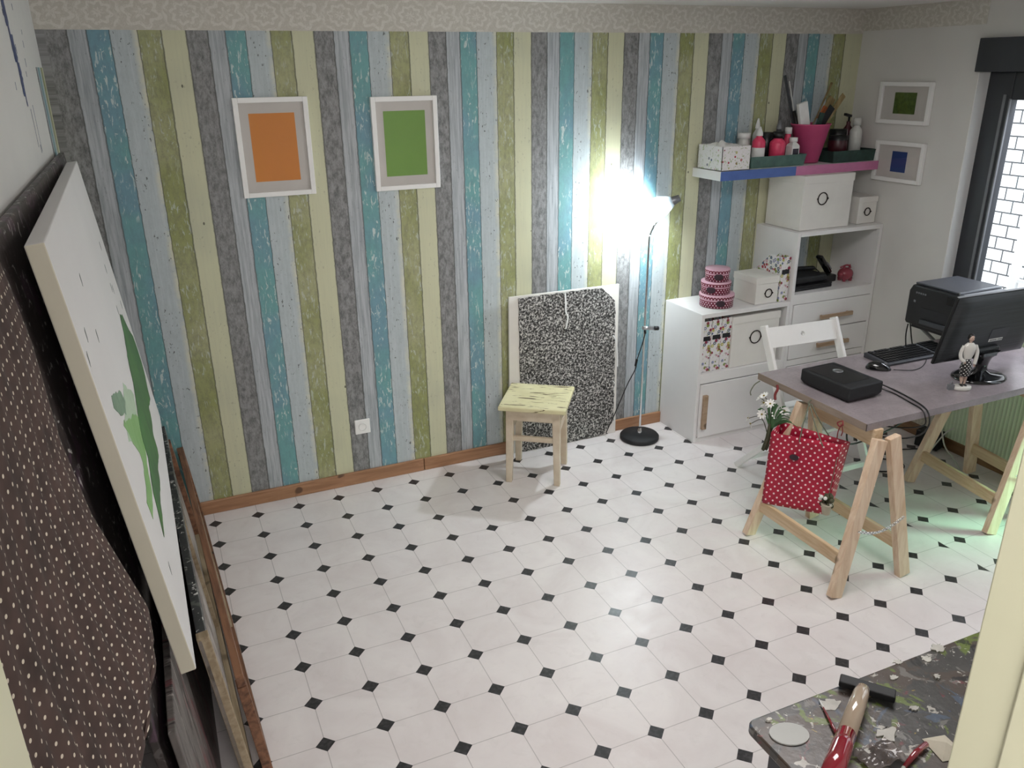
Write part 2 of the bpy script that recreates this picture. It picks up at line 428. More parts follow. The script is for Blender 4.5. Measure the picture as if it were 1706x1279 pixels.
def m_brick():
    t = NT('white_painted_outside_brick'); co = t.co(); x, y, z = t.sep(co)
    b = t.node('ShaderNodeTexBrick'); t.put(b.inputs['Vector'], t.comb(y, z, 0.))
    b.inputs['Scale'].default_value = 1.; b.inputs['Brick Width'].default_value = .13; b.inputs['Row Height'].default_value = .085
    b.inputs['Mortar Size'].default_value = .0055; b.inputs['Color1'].default_value = lin('#e8e8e8'); b.inputs['Color2'].default_value = lin('#dfe0e0')
    b.inputs['Mortar'].default_value = lin('#4a4b4c')
    t.color(b.outputs[0]); t.rough(.8); return t.m
M['brick'] = m_brick()

def m_canvas_white():
    return simple('primed_canvas', '#dcdad9', .8, var=.02, scale=3, bump=.05, bscale=400)
M['canvas'] = m_canvas_white()
M['canvas_side'] = simple('canvas_edge', '#cbc6b4', .8, var=.05, scale=5)
M['paint_green'] = simple('green_paint', '#3f7d35', .4, var=.3, scale=9, c2='#2f5c33')
M['paint_lgreen'] = simple('light_green_paint', '#7aae5e', .45, var=.25, scale=9, c2='#98bd84')
M['paint_mist'] = simple('thin_green_wash', '#b4c9ae', .6, var=.1, scale=9)
M['paint_grey'] = simple('grey_green_paint', '#7d9a80', .5, var=.3, scale=14)
M['paint_dark'] = simple('dark_paint_tick', '#4d5550', .5)
M['paint_blue'] = simple('blue_paint_streak', '#47527e', .5, var=.2, scale=14)
M['orange'] = simple('orange_art_paper', '#e08c38', .55, var=.04, scale=4)
M['lime'] = simple('green_art_paper', '#7ba64a', .55, var=.04, scale=4)
M['olive_art'] = simple('olive_art_paper', '#53682a', .6, var=.3, scale=60, bump=.1)
M['blue_art'] = simple('blue_art_paper', '#2f4a86', .55, var=.08, scale=8)
M['mat_board'] = simple('picture_mat', '#d6d1cc', .7, var=.03)
M['orange_br'] = simple('orange_bristle', '#b4673c', .8, var=.2)
M['bamboo'] = wood('pale_wood_handle', '#a89468', '#7d6a44', 2)
M['maroon'] = simple('dark_red_jar', '#4a1c24', .3, var=.4, scale=12)

# ------------------------------------------------------------------ mesh helpers
class MB:
    def __init__(s): s.v = []; s.f = []; s.mi = []; s.sm = []
    def add(s, vs, fs, mi=0, smooth=False):
        o = len(s.v); s.v += [Vector(v) for v in vs]
        for f in fs: s.f.append([o + i for i in f]); s.mi.append(mi); s.sm.append(smooth)
        return s
    def box(s, c, d, rot=None, mi=0):
        c = Vector(c); h = Vector(d) / 2
        vs = [Vector((x * h.x, y * h.y, z * h.z)) for x in (-1, 1) for y in (-1, 1) for z in (-1, 1)]
        if rot is not None: vs = [rot @ v for v in vs]
        vs = [v + c for v in vs]
        return s.add(vs, [(0, 1, 3, 2), (4, 6, 7, 5), (0, 4, 5, 1), (2, 3, 7, 6), (0, 2, 6, 4), (1, 5, 7, 3)], mi)
    def span(s, a, b, mi=0):
        a = Vector(a); b = Vector(b)
        return s.box((a + b) / 2, [abs(b[i] - a[i]) for i in range(3)], None, mi)
    def bar(s, a, b, w, t, up=(0, 0, 1), mi=0):
        "rectangular bar from a to b; w along side, t along up"
        a = Vector(a); b = Vector(b); z = (b - a).normalized(); up = Vector(up)
        x = up.cross(z)
        if x.length < 1e-5: x = Vector((1, 0, 0))
        x.normalize(); y = z.cross(x)
        vs = []
        for p in (a, b):
            for i, j in ((-1, -1), (1, -1), (1, 1), (-1, 1)): vs.append(p + x * i * w / 2 + y * j * t / 2)
        return s.add(vs, [(3, 2, 1, 0), (4, 5, 6, 7), (0, 1, 5, 4), (1, 2, 6, 5), (2, 3, 7, 6), (3, 0, 4, 7)], mi)
    def tube(s, pts, r, n=10, mi=0, cap=True):
        pts = [Vector(p) for p in pts]; rs = r if isinstance(r, (list, tuple)) else [r] * len(pts)
        base = len(s.v); prev = None; rings = []
        for i, p in enumerate(pts):
            t = (pts[min(i + 1, len(pts) - 1)] - pts[max(i - 1, 0)]).normalized()
            if prev is None:
                x = t.orthogonal().normalized()
            else:
                x = (prev - t * prev.dot(t))
                x = x.normalized() if x.length > 1e-6 else t.orthogonal().normalized()
            prev = x; y = t.cross(x)
            rings.append([p + (x * math.cos(2 * PI * k / n) + y * math.sin(2 * PI * k / n)) * rs[i] for k in range(n)])
        vs = [v for rg in rings for v in rg]; fs = []
        for i in range(len(pts) - 1):
            for k in range(n): fs.append((i * n + k, i * n + (k + 1) % n, (i + 1) * n + (k + 1) % n, (i + 1) * n + k))
        s.add(vs, fs, mi, True)
        if cap:
            o = base; s.f.append([o + k for k in range(n)][::-1]); s.mi.append(mi); s.sm.append(False)
            s.f.append([o + (len(pts) - 1) * n + k for k in range(n)]); s.mi.append(mi); s.sm.append(False)
        return s
    def lathe(s, prof, n=32, c=(0, 0, 0), rot=None, mi=0, sx=1., sy=1.):
        c = Vector(c); vs = []; fs = []
        for r, z in prof:
            for k in range(n):
                v = Vector((r * sx * math.cos(2 * PI * k / n), r * sy * math.sin(2 * PI * k / n), z))
                if rot is not None: v = rot @ v
                vs.append(v + c)
        for i in range(len(prof) - 1):
            for k in range(n): fs.append((i * n + k, i * n + (k + 1) % n, (i + 1) * n + (k + 1) % n, (i + 1) * n + k))
        return s.add(vs, fs, mi, True)
    def prism(s, poly, o, ax, ay, th, mi=0):
        "polygon (2D) extruded: origin o, axes ax, ay, thickness vector th"
        o = Vector(o); ax = Vector(ax); ay = Vector(ay); th = Vector(th); n = len(poly)
        a = [o + ax * p[0] + ay * p[1] for p in poly]; b = [v + th for v in a]
        return s.add(a + b, [tuple(range(n))[::-1], tuple(range(n, 2 * n))] + [(i, (i + 1) % n, n + (i + 1) % n, n + i) for i in range(n)], mi)
    def ball(s, c, r, n=12, mi=0, sc=(1, 1, 1)):
        prof = [(max(1e-4, math.sin(PI * i / n)) * r, -math.cos(PI * i / n) * r) for i in range(n + 1)]
        return s.lathe(prof, n * 2, c, Matrix.Diagonal(Vector(sc)), mi)
    def grid(s, fn, nu, nv, mi=0, smooth=True):
        vs = [fn(i / nu, j / nv) for j in range(nv + 1) for i in range(nu + 1)]
        return s.add(vs, [(j * (nu + 1) + i, j * (nu + 1) + i + 1, (j + 1) * (nu + 1) + i + 1, (j + 1) * (nu + 1) + i) for j in range(nv) for i in range(nu)], mi, smooth)

def obj(name, mb, mats, parent=None, bevel=0., solid=0., subsurf=0, loc=None, rz=None, recalc=True, label=None, seg=2):
    me = bpy.data.meshes.new(name); me.from_pydata([tuple(v) for v in mb.v], [], mb.f)
    if not isinstance(mats, (list, tuple)): mats = [mats]
    for x in mats: me.materials.append(M[x] if isinstance(x, str) else x)
    for p, mi, sm in zip(me.polygons, mb.mi, mb.sm): p.material_index = min(mi, len(mats) - 1); p.use_smooth = sm
    if recalc:
        b = bmesh.new(); b.from_mesh(me); bmesh.ops.recalc_face_normals(b, faces=b.faces); b.to_mesh(me); b.free()
    uv = me.uv_layers.new(name='UVMap')
    for p in me.polygons:
        n = p.normal; a = max(range(3), key=lambda i: abs(n[i]))
        for li in p.loop_indices:
            co = me.vertices[me.loops[li].vertex_index].co
            uv.data[li].uv = (co[1], co[2]) if a == 0 else ((co[0], co[2]) if a == 1 else (co[0], co[1]))
    me.update()
    o = bpy.data.objects.new(name, me); COL.objects.link(o)
    if parent: o.parent = parent
    if loc is not None: o.location = loc
    if rz is not None: o.rotation_euler = (0, 0, rz)
    if solid:
        md = o.modifiers.new('thickness', 'SOLIDIFY'); md.thickness = solid; md.offset = 0
    if subsurf:
        md = o.modifiers.new('smooth', 'SUBSURF'); md.levels = subsurf; md.render_levels = subsurf
    if bevel:
        md = o.modifiers.new('bevel', 'BEVEL'); md.width = bevel; md.segments = seg; md.limit_method = 'ANGLE'; md.angle_limit = math.radians(40)
    if label: o['label'] = label
    return o
def tag(o, label, cat, group=None):
    o['label'] = label; o['category'] = cat
    if group: o['group'] = group
    return o
def thing(name, label, cat, loc=(0, 0, 0), rz=0., group=None, rot=None):
    o = bpy.data.objects.new(name, None); COL.objects.link(o); o.empty_display_size = .05
    o.location = loc; o.rotation_euler = rot if rot else (0, 0, rz)
    return tag(o, label, cat, group)
def struct(name, mb, mats, parent=None, **kw):
    o = obj(name, mb, mats, parent, **kw)
    if not parent: o['kind'] = 'structure'
    return o
def copy_tree(o, parent=None):
    c = o.copy(); COL.objects.link(c)
    if parent: c.parent = parent
    for ch in [x for x in bpy.data.objects if x.parent == o]: copy_tree(ch, c)
    return c
def RX(a): return Matrix.Rotation(a, 3, 'X')
def RY(a): return Matrix.Rotation(a, 3, 'Y')
def RZ(a): return Matrix.Rotation(a, 3, 'Z')
def ptrot(d):
    "rotation taking +Z to direction d"
    return Vector((0, 0, 1)).rotation_difference(Vector(d).normalized()).to_matrix()
def smooth_path(pts, k=6):
    pts = [Vector(p) for p in pts]; out = []
    for i in range(len(pts) - 1):
        p0 = pts[max(i - 1, 0)]; p1 = pts[i]; p2 = pts[i + 1]; p3 = pts[min(i + 2, len(pts) - 1)]
        for j in range(k):
            t = j / k
            out.append(.5 * ((2 * p1) + (-p0 + p2) * t + (2 * p0 - 5 * p1 + 4 * p2 - p3) * t * t + (-p0 + 3 * p1 - 3 * p2 + p3) * t ** 3))
    out.append(pts[-1]); return out

# ================================================================== THE ROOM
XL, XR, YF, ZC = -.56, 3.75, -3.4, 2.385
struct('floor', MB().span((-1.6, .1, -.1), (4.0, -6.2, 0)), 'floor')
struct('ceiling', MB().span((-1.6, .1, ZC), (4.0, -6.2, ZC + .1)), 'ceiling')
wb = struct('wall_back', MB().span((XL - .1, 0, 0), (XR + .1, .1, ZC)), 'wallpaper')
struct('trim_1', MB().span((XL, -.0018, 2.25), (XR, 0, ZC)), 'border')
struct('trim_2', MB().span((XR, -.0018, 2.265), (XR - .0018, -.806, ZC)), 'border_y')
wl = struct('wall_left', MB().span((XL - .1, 0, 0), (XL, YF, ZC)), 'white_wall')
obj('wallpaper_strip', MB().span((XL, -.002, .1), (XL + .0018, -.27, 2.11)), 'wallpaper_side', wl)
# blue paint runs on the left wall
bs = MB(); rnd = random.Random(3)
def wall_streak(mb, y, z0, z1, w, k=14):
    pts = [(y + .004 * mnoise.noise((i * .5, y, 0)), z0 + (z1 - z0) * i / k, w * (.25 + .75 * abs(mnoise.noise((i * .9, y * 5, 2)))) * (1 - .5 * i / k)) for i in range(k + 1)]
    L = [Vector((XL + .0012, a - c, b)) for a, b, c in pts]; R_ = [Vector((XL + .0012, a + c, b)) for a, b, c in pts]
    mb.add(L + R_, [(i, i + 1, k + 2 + i, k + 1 + i) for i in range(k)])
for y, a, b, w in ((-.895, 2.385, 2.22, .05), (-.865, 2.30, 2.12, .055), (-.83, 2.20, 2.02, .07), (-.80, 2.12, 1.99, .05), (-.74, 1.98, 1.86, .004), (-.66, 1.99, 1.84, .003)):
    wall_streak(bs, y, a, b, w)
for i in range(11):
    y = -.5 - rnd.random() * .6; z = 1.85 + rnd.random() * .45; wall_streak(bs, y, z, z - .01 - rnd.random() * .02, .006, 3)
obj('paint_streak', bs, 'paint_blue', wl, solid=.0006, label='blue paint run down the white wall')
# right wall with window and balcony door
wr = MB()
wr.span((XR, 0, 0), (XR + .15, -.81, ZC))
wr.span((XR, -.81, 0), (XR + .15, -1.85, .76))
wr.span((XR, -.81, 2.04), (XR + .15, -2.75, ZC))
wr.span((XR, -1.85, 0), (XR + .15, -1.95, 2.04))
wr.span((XR, -2.75, 0), (XR + .15, YF, ZC))
struct('wall_right', wr, 'right_wall')
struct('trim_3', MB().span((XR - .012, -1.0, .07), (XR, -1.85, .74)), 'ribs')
# front wall with the opening the photo is taken through, landing behind it
OX0, OX1 = -.386, .622
fw = MB()
fw.span((XL - .1, YF, 0), (OX0 - .03, YF - .12, ZC)); fw.span((OX1 + .03, YF, 0), (XR + .15, YF - .12, ZC))
fw.span((OX0 - .03, YF, 2.33), (OX1 + .03, YF - .12, ZC))
struct('wall_front', fw, 'white_wall')
lw = MB()
lw.span((-1.6, YF - .12, 0), (-1.5, -6.2, ZC)); lw.span((3.9, YF - .12, 0), (4.0, -6.2, ZC)); lw.span((-1.6, -6.1, 0), (4.0, -6.2, ZC))
struct('wall_landing', lw, 'white_wall')
struct('trim_4', MB().span((OX0 - .045, YF + .012, 0), (OX0, YF - .13, 2.36)), 'cream_wood', bevel=.004)
tr5 = MB().span((OX1, YF + .012, 0), (OX1 + .045, YF - .13, 2.36)); 
tr5.span((OX1 - .005, -3.452, 0), (OX1, YF - .13, 2.33))
struct('trim_5', tr5, 'cream_wood', bevel=.004)
struct('trim_6', MB().span((OX0 - .045, YF + .012, 2.33), (OX1 + .045, YF - .13, 2.375)), 'cream_wood')
# skirting
struct('baseboard_back', MB().span((-.30, 0, 0), (.915, -.016, .072)).span((.918, 0, 0), (2.47, -.016, .071)), 'baseboard', bevel=.004)
struct('baseboard_right', MB().span((XR, -.37, 0), (XR - .014, -1.9, .072)), 'baseboard_y', bevel=.003)
# window: shutter casing, frame, pane
w1 = thing('window_1', 'dark framed window with white brick wall behind', 'window', (XR + .06, -1.33, 1.4)); w1['kind'] = 'structure'
L = w1.location
def wpart(name, mb, mat, **kw):
    o = obj(name, mb, mat, w1, **kw)
    o.matrix_parent_inverse = Matrix.Translation(-L); return o
wpart('shutter_box', MB().span((XR - .03, -.806, 2.04), (XR + .12, -2.78, 2.20)), 'frame_dark', bevel=.004)
fr = MB()
fx0, fx1 = XR + .085, XR + .14
fr.span((fx0, -.81, .76), (fx1, -.955, 2.04)); fr.span((fx0, -.955, 1.905), (fx1, -1.85, 2.04)); fr.span((fx0, -.955, .76), (fx1, -1.85, .85)); fr.span((fx0, -1.77, .85), (fx1, -1.85, 1.905))
wpart('window_frame', fr, 'frame_dark', bevel=.006)
sa = MB(); sx0 = XR + .078
sa.span((sx0, -.915, .81), (sx0 + .02, -.93, 1.93)); sa.span((sx0, -.95, .83), (sx0 + .012, -.957, 1.91))
wpart('sash', sa, 'mid_grey')
wpart('pane', MB().span((XR + .11, -.95, .84), (XR + .114, -1.78, 1.91)), 'pane')
d1 = thing('door_1', 'dark framed balcony door', 'door', (XR + .1, -2.35, 0)); d1['kind'] = 'structure'
dm = MB()
for a, b in (((-1.95, 0), (-2.03, 2.04)), ((-2.67, 0), (-2.75, 2.04)), ((-2.03, 1.96), (-2.67, 2.04)), ((-2.03, 0), (-2.67, .08))):
    dm.span((fx0, a[0], a[1]), (fx1, b[0], b[1]))
o = obj('door_frame', dm, 'frame_dark', d1); o.matrix_parent_inverse = Matrix.Translation(-d1.location)
o = obj('pane', MB().span((XR + .11, -2.03, .08), (XR + .114, -2.67, 1.96)), 'pane', d1); o.matrix_parent_inverse = Matrix.Translation(-d1.location)
# window reveal board (light)
struct('trim_7', MB().span((XR + .002, -.809, .77), (XR + .086, -.8135, 2.038)), 'white_paint')
# outside: white brick wall, paving, folded white steel frame
struct('wall_outside', MB().span((5.2, 1.6, -.6), (5.3, -6, 2.4)), 'brick')
struct('ground_outside', MB().span((3.9, 1.6, -.62), (5.2, -6, -.6)), 'mid_grey')
gt = thing('garden_ladder', 'white ladder standing outside the window', 'ladder', (4.6, -.64, -.6))
for dy0, dy1 in ((-.02, -.06),):
    obj('rail', MB().bar((0, .0, 0), (-.02, -.04, 2.35), .05, .03, (1, 0, 0)), 'white_paint', gt)
    obj('rail', MB().bar((.03, -.42, 0), (-.02, -.30, 2.35), .05, .03, (1, 0, 0)), 'white_paint', gt)
    for k in range(7):
        obj('rung', MB().bar((.0, -.02, .3 + k * .28), (.0, -.36, .3 + k * .28), .03, .02, (0, 0, 1)), 'white_paint', gt)
    obj('strut', MB().bar((.02, -.05, .9), (.02, -.36, 1.75), .03, .02, (1, 0, 0)), 'white_paint', gt)

# ================================================================== PICTURES
def picture(name, c, w, h, face, art, aw, ah, label, group=None, aoff=(0, 0), depth=.022, fw=.022):
    "face: 'y' hangs on the back wall, 'x' on the right wall"
    t = thing(name, label, 'picture', c, 0 if face == 'y' else PI / -2, group)
    f = MB(); d = depth
    f.span((-w / 2, 0, -h / 2), (-w / 2 + fw, -d, h / 2)); f.span((w / 2, 0, -h / 2), (w / 2 - fw, -d, h / 2))
    f.span((-w / 2 + fw, 0, h / 2 - fw), (w / 2 - fw, -d, h / 2)); f.span((-w / 2 + fw, 0, -h / 2), (w / 2 - fw, -d, -h / 2 + fw))
    obj('frame', f, 'white_paint', t, bevel=.002)
    obj('mat', MB().span((-w / 2 + fw, -.001, -h / 2 + fw), (w / 2 - fw, -.006, h / 2 - fw)), 'mat_board', t)
    obj('art', MB().span((-aw / 2 + aoff[0], -.0061, -ah / 2 + aoff[1]), (aw / 2 + aoff[0], -.0072, ah / 2 + aoff[1])), art, t)
    obj('glass', MB().span((-w / 2 + fw, -.012, -h / 2 + fw), (w / 2 - fw, -.0135, h / 2 - fw)), 'pic_glass', t)
    return t
picture('picture_frame', (.305, -.001, 1.765), .325, .43, 'y', 'orange', .20, .295, 'white framed picture with a plain orange rectangle on the plank wallpaper', aoff=(0, 0))
picture('picture_frame', (.918, -.001, 1.755), .325, .43, 'y', 'lime', .205, .30, 'white framed picture with a plain bright green rectangle on the plank wallpaper')
picture('picture_frame', (XR - .001, -.385, 1.875), .36, .225, 'x', 'olive_art', .15, .115, 'small white frame with dark olive picture, upper one on the white side wall')
picture('picture_frame', (XR - .001, -.405, 1.555), .345, .225, 'x', 'blue_art', .105, .115, 'small white frame with blue picture, lower one on the white side wall')
# power socket
so = thing('power_socket', 'white power socket low on the plank wallpaper', 'socket', (.592, -.001, .327))
obj('plate', MB().span((-.041, 0, -.041), (.041, -.009, .041)), 'white_paint', so, bevel=.004)
obj('socket_ring', MB().lathe([(.0215, .004), (.0215, .012), (.018, .012), (.018, .004), (.0001, .004)], 28, (0, -.001, 0), RX(PI / 2)), 'label_white', so)
obj('contact', MB().lathe([(.0035, 0), (.0035, .0055), (.0001, .0055)], 10, (-.0095, -.001, 0), RX(PI / 2)), 'black_pl', so)
obj('contact', MB().lathe([(.0035, 0), (.0035, .0055), (.0001, .0055)], 10, (.0095, -.001, 0), RX(PI / 2)), 'black_pl', so)

# ================================================================== CABINETS
def rect_frame_cab(): pass
D = .36
lc = thing('storage_cabinet', 'low white cabinet with open cubby above a cupboard door', 'cabinet', (2.47, -.002, 0))
W_ = .625
b = MB()
b.span((0, 0, 0), (.02, -D, .79)); b.span((W_ - .02, 0, 0), (W_, -D, .79)); b.span((.02, 0, .765), (W_ - .02, -D, .79))
b.span((.02, 0, .37), (W_ - .02, -D, .43)); b.span((.02, 0, 0), (W_ - .02, -D, .03)); b.span((.02, 0, .03), (W_ - .02, -.01, .765))
obj('body', b, 'white_lam', lc, bevel=.0015)
dd = obj('door', MB().span((.022, -D + .004, .034), (W_ - .022, -D - .012, .366)), 'white_lam', lc, bevel=.002)
hb = MB().span((.035, -D - .012, .09), (.065, -D - .032, .305))
obj('handle', hb, 'beech', dd, bevel=.003, label='wooden bar handle')
tc = thing('storage_cabinet', 'tall white cabinet with open compartment above two drawers', 'cabinet', (3.097, -.002, 0))
W2 = XR - 3.101
b = MB()
b.span((0, 0, 0), (.022, -D, 1.19)); b.span((W2 - .022, 0, 0), (W2, -D, 1.19)); b.span((.022, 0, 1.166), (W2 - .022, -D, 1.19))
b.span((.022, 0, .765), (W2 - .022, -D, .825)); b.span((.022, 0, 0), (W2 - .022, -D, .03)); b.span((.022, 0, .03), (W2 - .022, -.01, .765))
b.span((.022, 0, .38), (W2 - .022, -D, .42))
obj('body', b, 'white_lam', tc, bevel=.0015)
for z0, z1, hz in ((.594, .762, .672), (.424, .588, .495)):
    dr = obj('drawer', MB().span((.026, -D + .02, z0), (W2 - .026, -D - .004, z1)), 'white_lam', tc, bevel=.002)
    h = MB().span((.22, -D - .022, hz - .012), (.47, -D - .036, hz + .012)).span((.235, -D - .004, hz - .008), (.25, -D - .022, hz + .008)).span((.44, -D - .004, hz - .008), (.455, -D - .022, hz + .008))
    obj('handle', h, 'beech', dr, bevel=.002, label='wooden bar handle')
dd2 = obj('door', MB().span((.026, -D + .02, .034), (W2 - .026, -D - .004, .376)), 'white_lam', tc, bevel=.002)

# ------------------------------------------------------------------ lidded boxes
def ring_handle(r, th=.0032):
    mb = MB(); n = 28
    mb.tube([Vector((r * math.cos(2 * PI * k / n), 0, r * math.sin(2 * PI * k / n))) for k in range(n + 1)], th, 6, cap=False)
    for s_ in (-1, 1): mb.prism([(s_ * r * .95, -r * .3), (s_ * (r + .010), 0), (s_ * r * .95, r * .3)], (0, 0, 0), (1, 0, 0), (0, 0, 1), (0, -.003, 0))
    return mb
def lidded_box(loc, w, d, h, label, lidh=.035, ring=.027, rx=0., rzz=None, rz=0., mat='white_card', group='white lidded storage boxes'):
    t = thing('storage_box', label, 'box', loc, rz, group)
    obj('body', MB().span((-w / 2 + .003, 0, 0), (w / 2 - .003, d - .006, h - .002)), mat, t, bevel=.002)
    l = MB(); th = .003
    l.span((-w / 2, -.003, h - .001), (w / 2, d - .003, h + th))
    l.span((-w / 2, -.003, h - lidh), (w / 2, -.0005, h)); l.span((-w / 2, d - .006, h - lidh), (w / 2, d - .003, h))
    l.span((-w / 2, -.0005, h - lidh), (-w / 2 + .0025, d - .006, h)); l.span((w / 2 - .0025, -.0005, h - lidh), (w / 2, d - .006, h))
    obj('lid', l, mat, t, bevel=.001)
    obj('ring_handle', ring_handle(ring), 'gun', t, loc=(rx, -.004, rzz if rzz else h * .55), label='dark oval metal ring')
    return t
lidded_box((3.327, -.315, 1.192), .375, .30, .305, 'large white lidded box on top of the tall cabinet', .042, .034, -.04, .175)
lidded_box((3.665, -.300, 1.192), .150, .20, .155, 'small white lidded box on top of the tall cabinet beside the large one', .03, .022, .0, .07)
lidded_box((2.935, -.335, .792), .165, .21, .155, 'cream lidded box on the low cabinet beside the stacked round tins', .036, .024, .01, .062)
lidded_box((2.873, -.345, .432), .345, .30, .305, 'wide white lidded box inside the open cubby of the low cabinet', .04, .038, 0, .17)

# ------------------------------------------------------------------ magazine files
def magazine_file(loc, w, h, label, d=.25, group='floral magazine files'):
    t = thing('magazine_file', label, 'magazine file', loc, 0, group)
    prof = [(0, 0), (d, 0), (d, h * .48), (.03 + d * .28, h), (0, h)]
    mb = MB()
    mb.prism(prof, (-w / 2, 0, 0), (0, 1, 0), (0, 0, 1), (.003, 0, 0)); mb.prism(prof, (w / 2 - .003, 0, 0), (0, 1, 0), (0, 0, 1), (.003, 0, 0))
    mb.span((-w / 2 + .003, 0, 0), (w / 2 - .003, .003, h)); mb.span((-w / 2 + .003, d - .003, 0), (w / 2 - .003, d, h * .48)); mb.span((-w / 2 + .003, .003, 0), (w / 2 - .003, d - .003, .003))
    obj('body', mb, 'floral', t)
    obj('label_plate', MB().span((-w * .40, -.002, h * .62), (w * .40, 0, h * .62 + .026)), 'black_matte', t, label='black label holder')
    return t
magazine_file((2.529, -.335, .432), .066, .305, 'floral magazine file, leftmost of three in the open cubby')
magazine_file((2.599, -.335, .432), .066, .308, 'floral magazine file, middle of three in the open cubby')
magazine_file((2.668, -.335, .432), .066, .310, 'floral magazine file in the cubby, right of its two neighbours')
magazine_file((3.057, -.335, .792), .066, .262, 'floral magazine file standing on the low cabinet against the tall cabinet')

# ------------------------------------------------------------------ stacked round boxes
zz = .792
for i, (r, h, ox, oy, an, lb) in enumerate(((.097, .072, 0, 0, -.3, 'large polka dot round box, bottom of the stack on the low cabinet'),
                                       (.083, .069, -.008, .005, -1.35, 'medium polka dot round box, middle of the stack of three'),
                                       (.068, .070, -.004, .005, -.65, 'small polka dot round box, topmost of the stack of three'))):
    t = thing('round_box', lb, 'box', (2.665 + ox, -.225 + oy, zz), 0, 'stacked round polka boxes')
    k = 48
    mb = MB(); n = 48
    mb.lathe([(.0001, 0), (r * .985, 0), (r * .985, h * .55)], n)
    mb.lathe([(r * .985, h * .55), (r * .985, h - .018)], n, mi=1)
    bo = obj('body', mb, ['cake_dots', 'pale_pink'], t)
    uvl = bo.data.uv_layers[0]
    for p in bo.data.polygons:
        cen = p.center; a0 = math.atan2(cen.y, cen.x)
        for li in p.loop_indices:
            co = bo.data.vertices[bo.data.loops[li].vertex_index].co
            a = math.atan2(co.y, co.x)
            if a - a0 > PI: a -= 2 * PI
            if a0 - a > PI: a += 2 * PI
            uvl.data[li].uv = (a * r, co.z)
    mb = MB().lathe([(r * 1.0, h - .024), (r * 1.03, h - .024), (r * 1.03, h), (r * 1.0, h + .002), (.0001, h + .002)], n)
    lid = obj('lid', mb, 'pale_pink', t, label='pale pink lid with a dotted rim')
    rm = MB().lathe([(r * 1.035, h - .022), (r * 1.035, h - .006)], n)
    ro = obj('rim', rm, 'cake_dots', lid)
    uvl = ro.data.uv_layers[0]
    for p in ro.data.polygons:
        cen = p.center; a0 = math.atan2(cen.y, cen.x)
        for li in p.loop_indices:
            co = ro.data.vertices[ro.data.loops[li].vertex_index].co
            a = math.atan2(co.y, co.x)
            if a - a0 > PI: a -= 2 * PI
            if a0 - a > PI: a += 2 * PI
            uvl.data[li].uv = (a * r, co.z)
    aa = math.radians((-113, -146, -120)[i]); dirv = Vector((math.cos(aa), math.sin(aa), 0))
    ov = [(.026 * math.cos(2 * PI * q / 20), .019 * math.sin(2 * PI * q / 20)) for q in range(20)]
    side = Vector((-dirv.y, dirv.x, 0))
    obj('label_plate', MB().prism(ov, dirv * (r * .985 - .003) + Vector((0, 0, h * .42)), side, (0, 0, 1), dirv * .005), 'dark_oval', t, label='dark oval label')
    zz += h + .003

# ------------------------------------------------------------------ in the open compartment
lp = thing('laptop', 'closed black laptop on the shelf of the tall cabinet', 'laptop', (3.305, -.19, .826), .03)
obj('base', MB().span((-.155, -.115, 0), (.155, .115, .018)), 'black_matte', lp, bevel=.004)
obj('lid', MB().span((-.155, -.115, .019), (.155, .115, .030)), 'black_pl', lp, bevel=.003)
lp2 = thing('document_case', 'flat black case on top of the closed laptop', 'case', (3.29, -.18, .857), .02)
obj('body', MB().span((-.15, -.10, 0), (.15, .10, .045)), 'black_matte', lp2, bevel=.012)
ph = thing('cordless_phone', 'black phone handset leaning in its cradle in the tall cabinet', 'phone', (3.528, -.17, .826), .1)
obj('cradle', MB().prism([(-.05, -.05), (.05, -.05), (.045, .05), (-.045, .05)], (0, 0, 0), (1, 0, 0), (0, 1, 0), (0, 0, .045)), 'black_pl', ph, bevel=.01)
hs = MB().bar((.03, 0, .05), (-.075, .0, .165), .05, .026, (1, 0, 1))
obj('handset', hs, 'black_gloss', ph, bevel=.011, seg=3)
obj('keypad', MB().bar((.022, -.016, .07), (-.02, -.016, .115), .012, .02, (1, 0, 1)), 'mid_grey', ph)
cr = thing('handheld_scanner', 'dark gadget with cable lying on the black case', 'gadget', (3.37, -.16, .905), -.4)
obj('body', MB().bar((-.06, 0, .012), (.06, 0, .016), .035, .022), 'black_pl', cr, bevel=.008)
obj('cable', MB().tube(smooth_path([(.06, 0, .014), (.085, -.03, -.01), (.09, -.06, -.035), (.05, -.08, -.042)]), .003, 8), 'black_cable', cr)
# pink glass piggy shape
pg = thing('glass_ornament', 'small pink glass ornament at the right of the open compartment', 'ornament', (3.645, -.22, .826))
mb = MB().ball((0, 0, .042), .048, 14, sc=(1.05, .9, .85))
for x in (-.025, .025):
    for y in (-.02, .02): mb.lathe([(.010, 0), (.013, .02)], 10, (x, y, 0))
pk = NT('pink_glass'); pk.color(lin('#b0505f')); pk.rough(.08); pk.b.inputs['Transmission Weight'].default_value = .45; M['pink_glass'] = pk.m
obj('body', mb, 'pink_glass', pg)
ea = MB()
for s_ in (-1, 1): ea.prism([(-.012, 0), (.012, 0), (0, .026)], (s_ * .022, -.01, .076), (1, 0, 0), (0, 0, 1), (0, .006, 0))
obj('ear', ea, 'pink_glass', pg)
obj('snout', MB().lathe([(.016, 0), (.015, .016), (.0001, .016)], 16, (-.045, -.01, .042), ptrot((-1, -.4, 0))), 'pink_glass', pg)
kk = MB().tube(smooth_path([(-.03, .02, .08), (.0, .0, .096), (.03, .0, .09)]), .006, 8)
obj('handle', kk, 'pink_glass', pg)

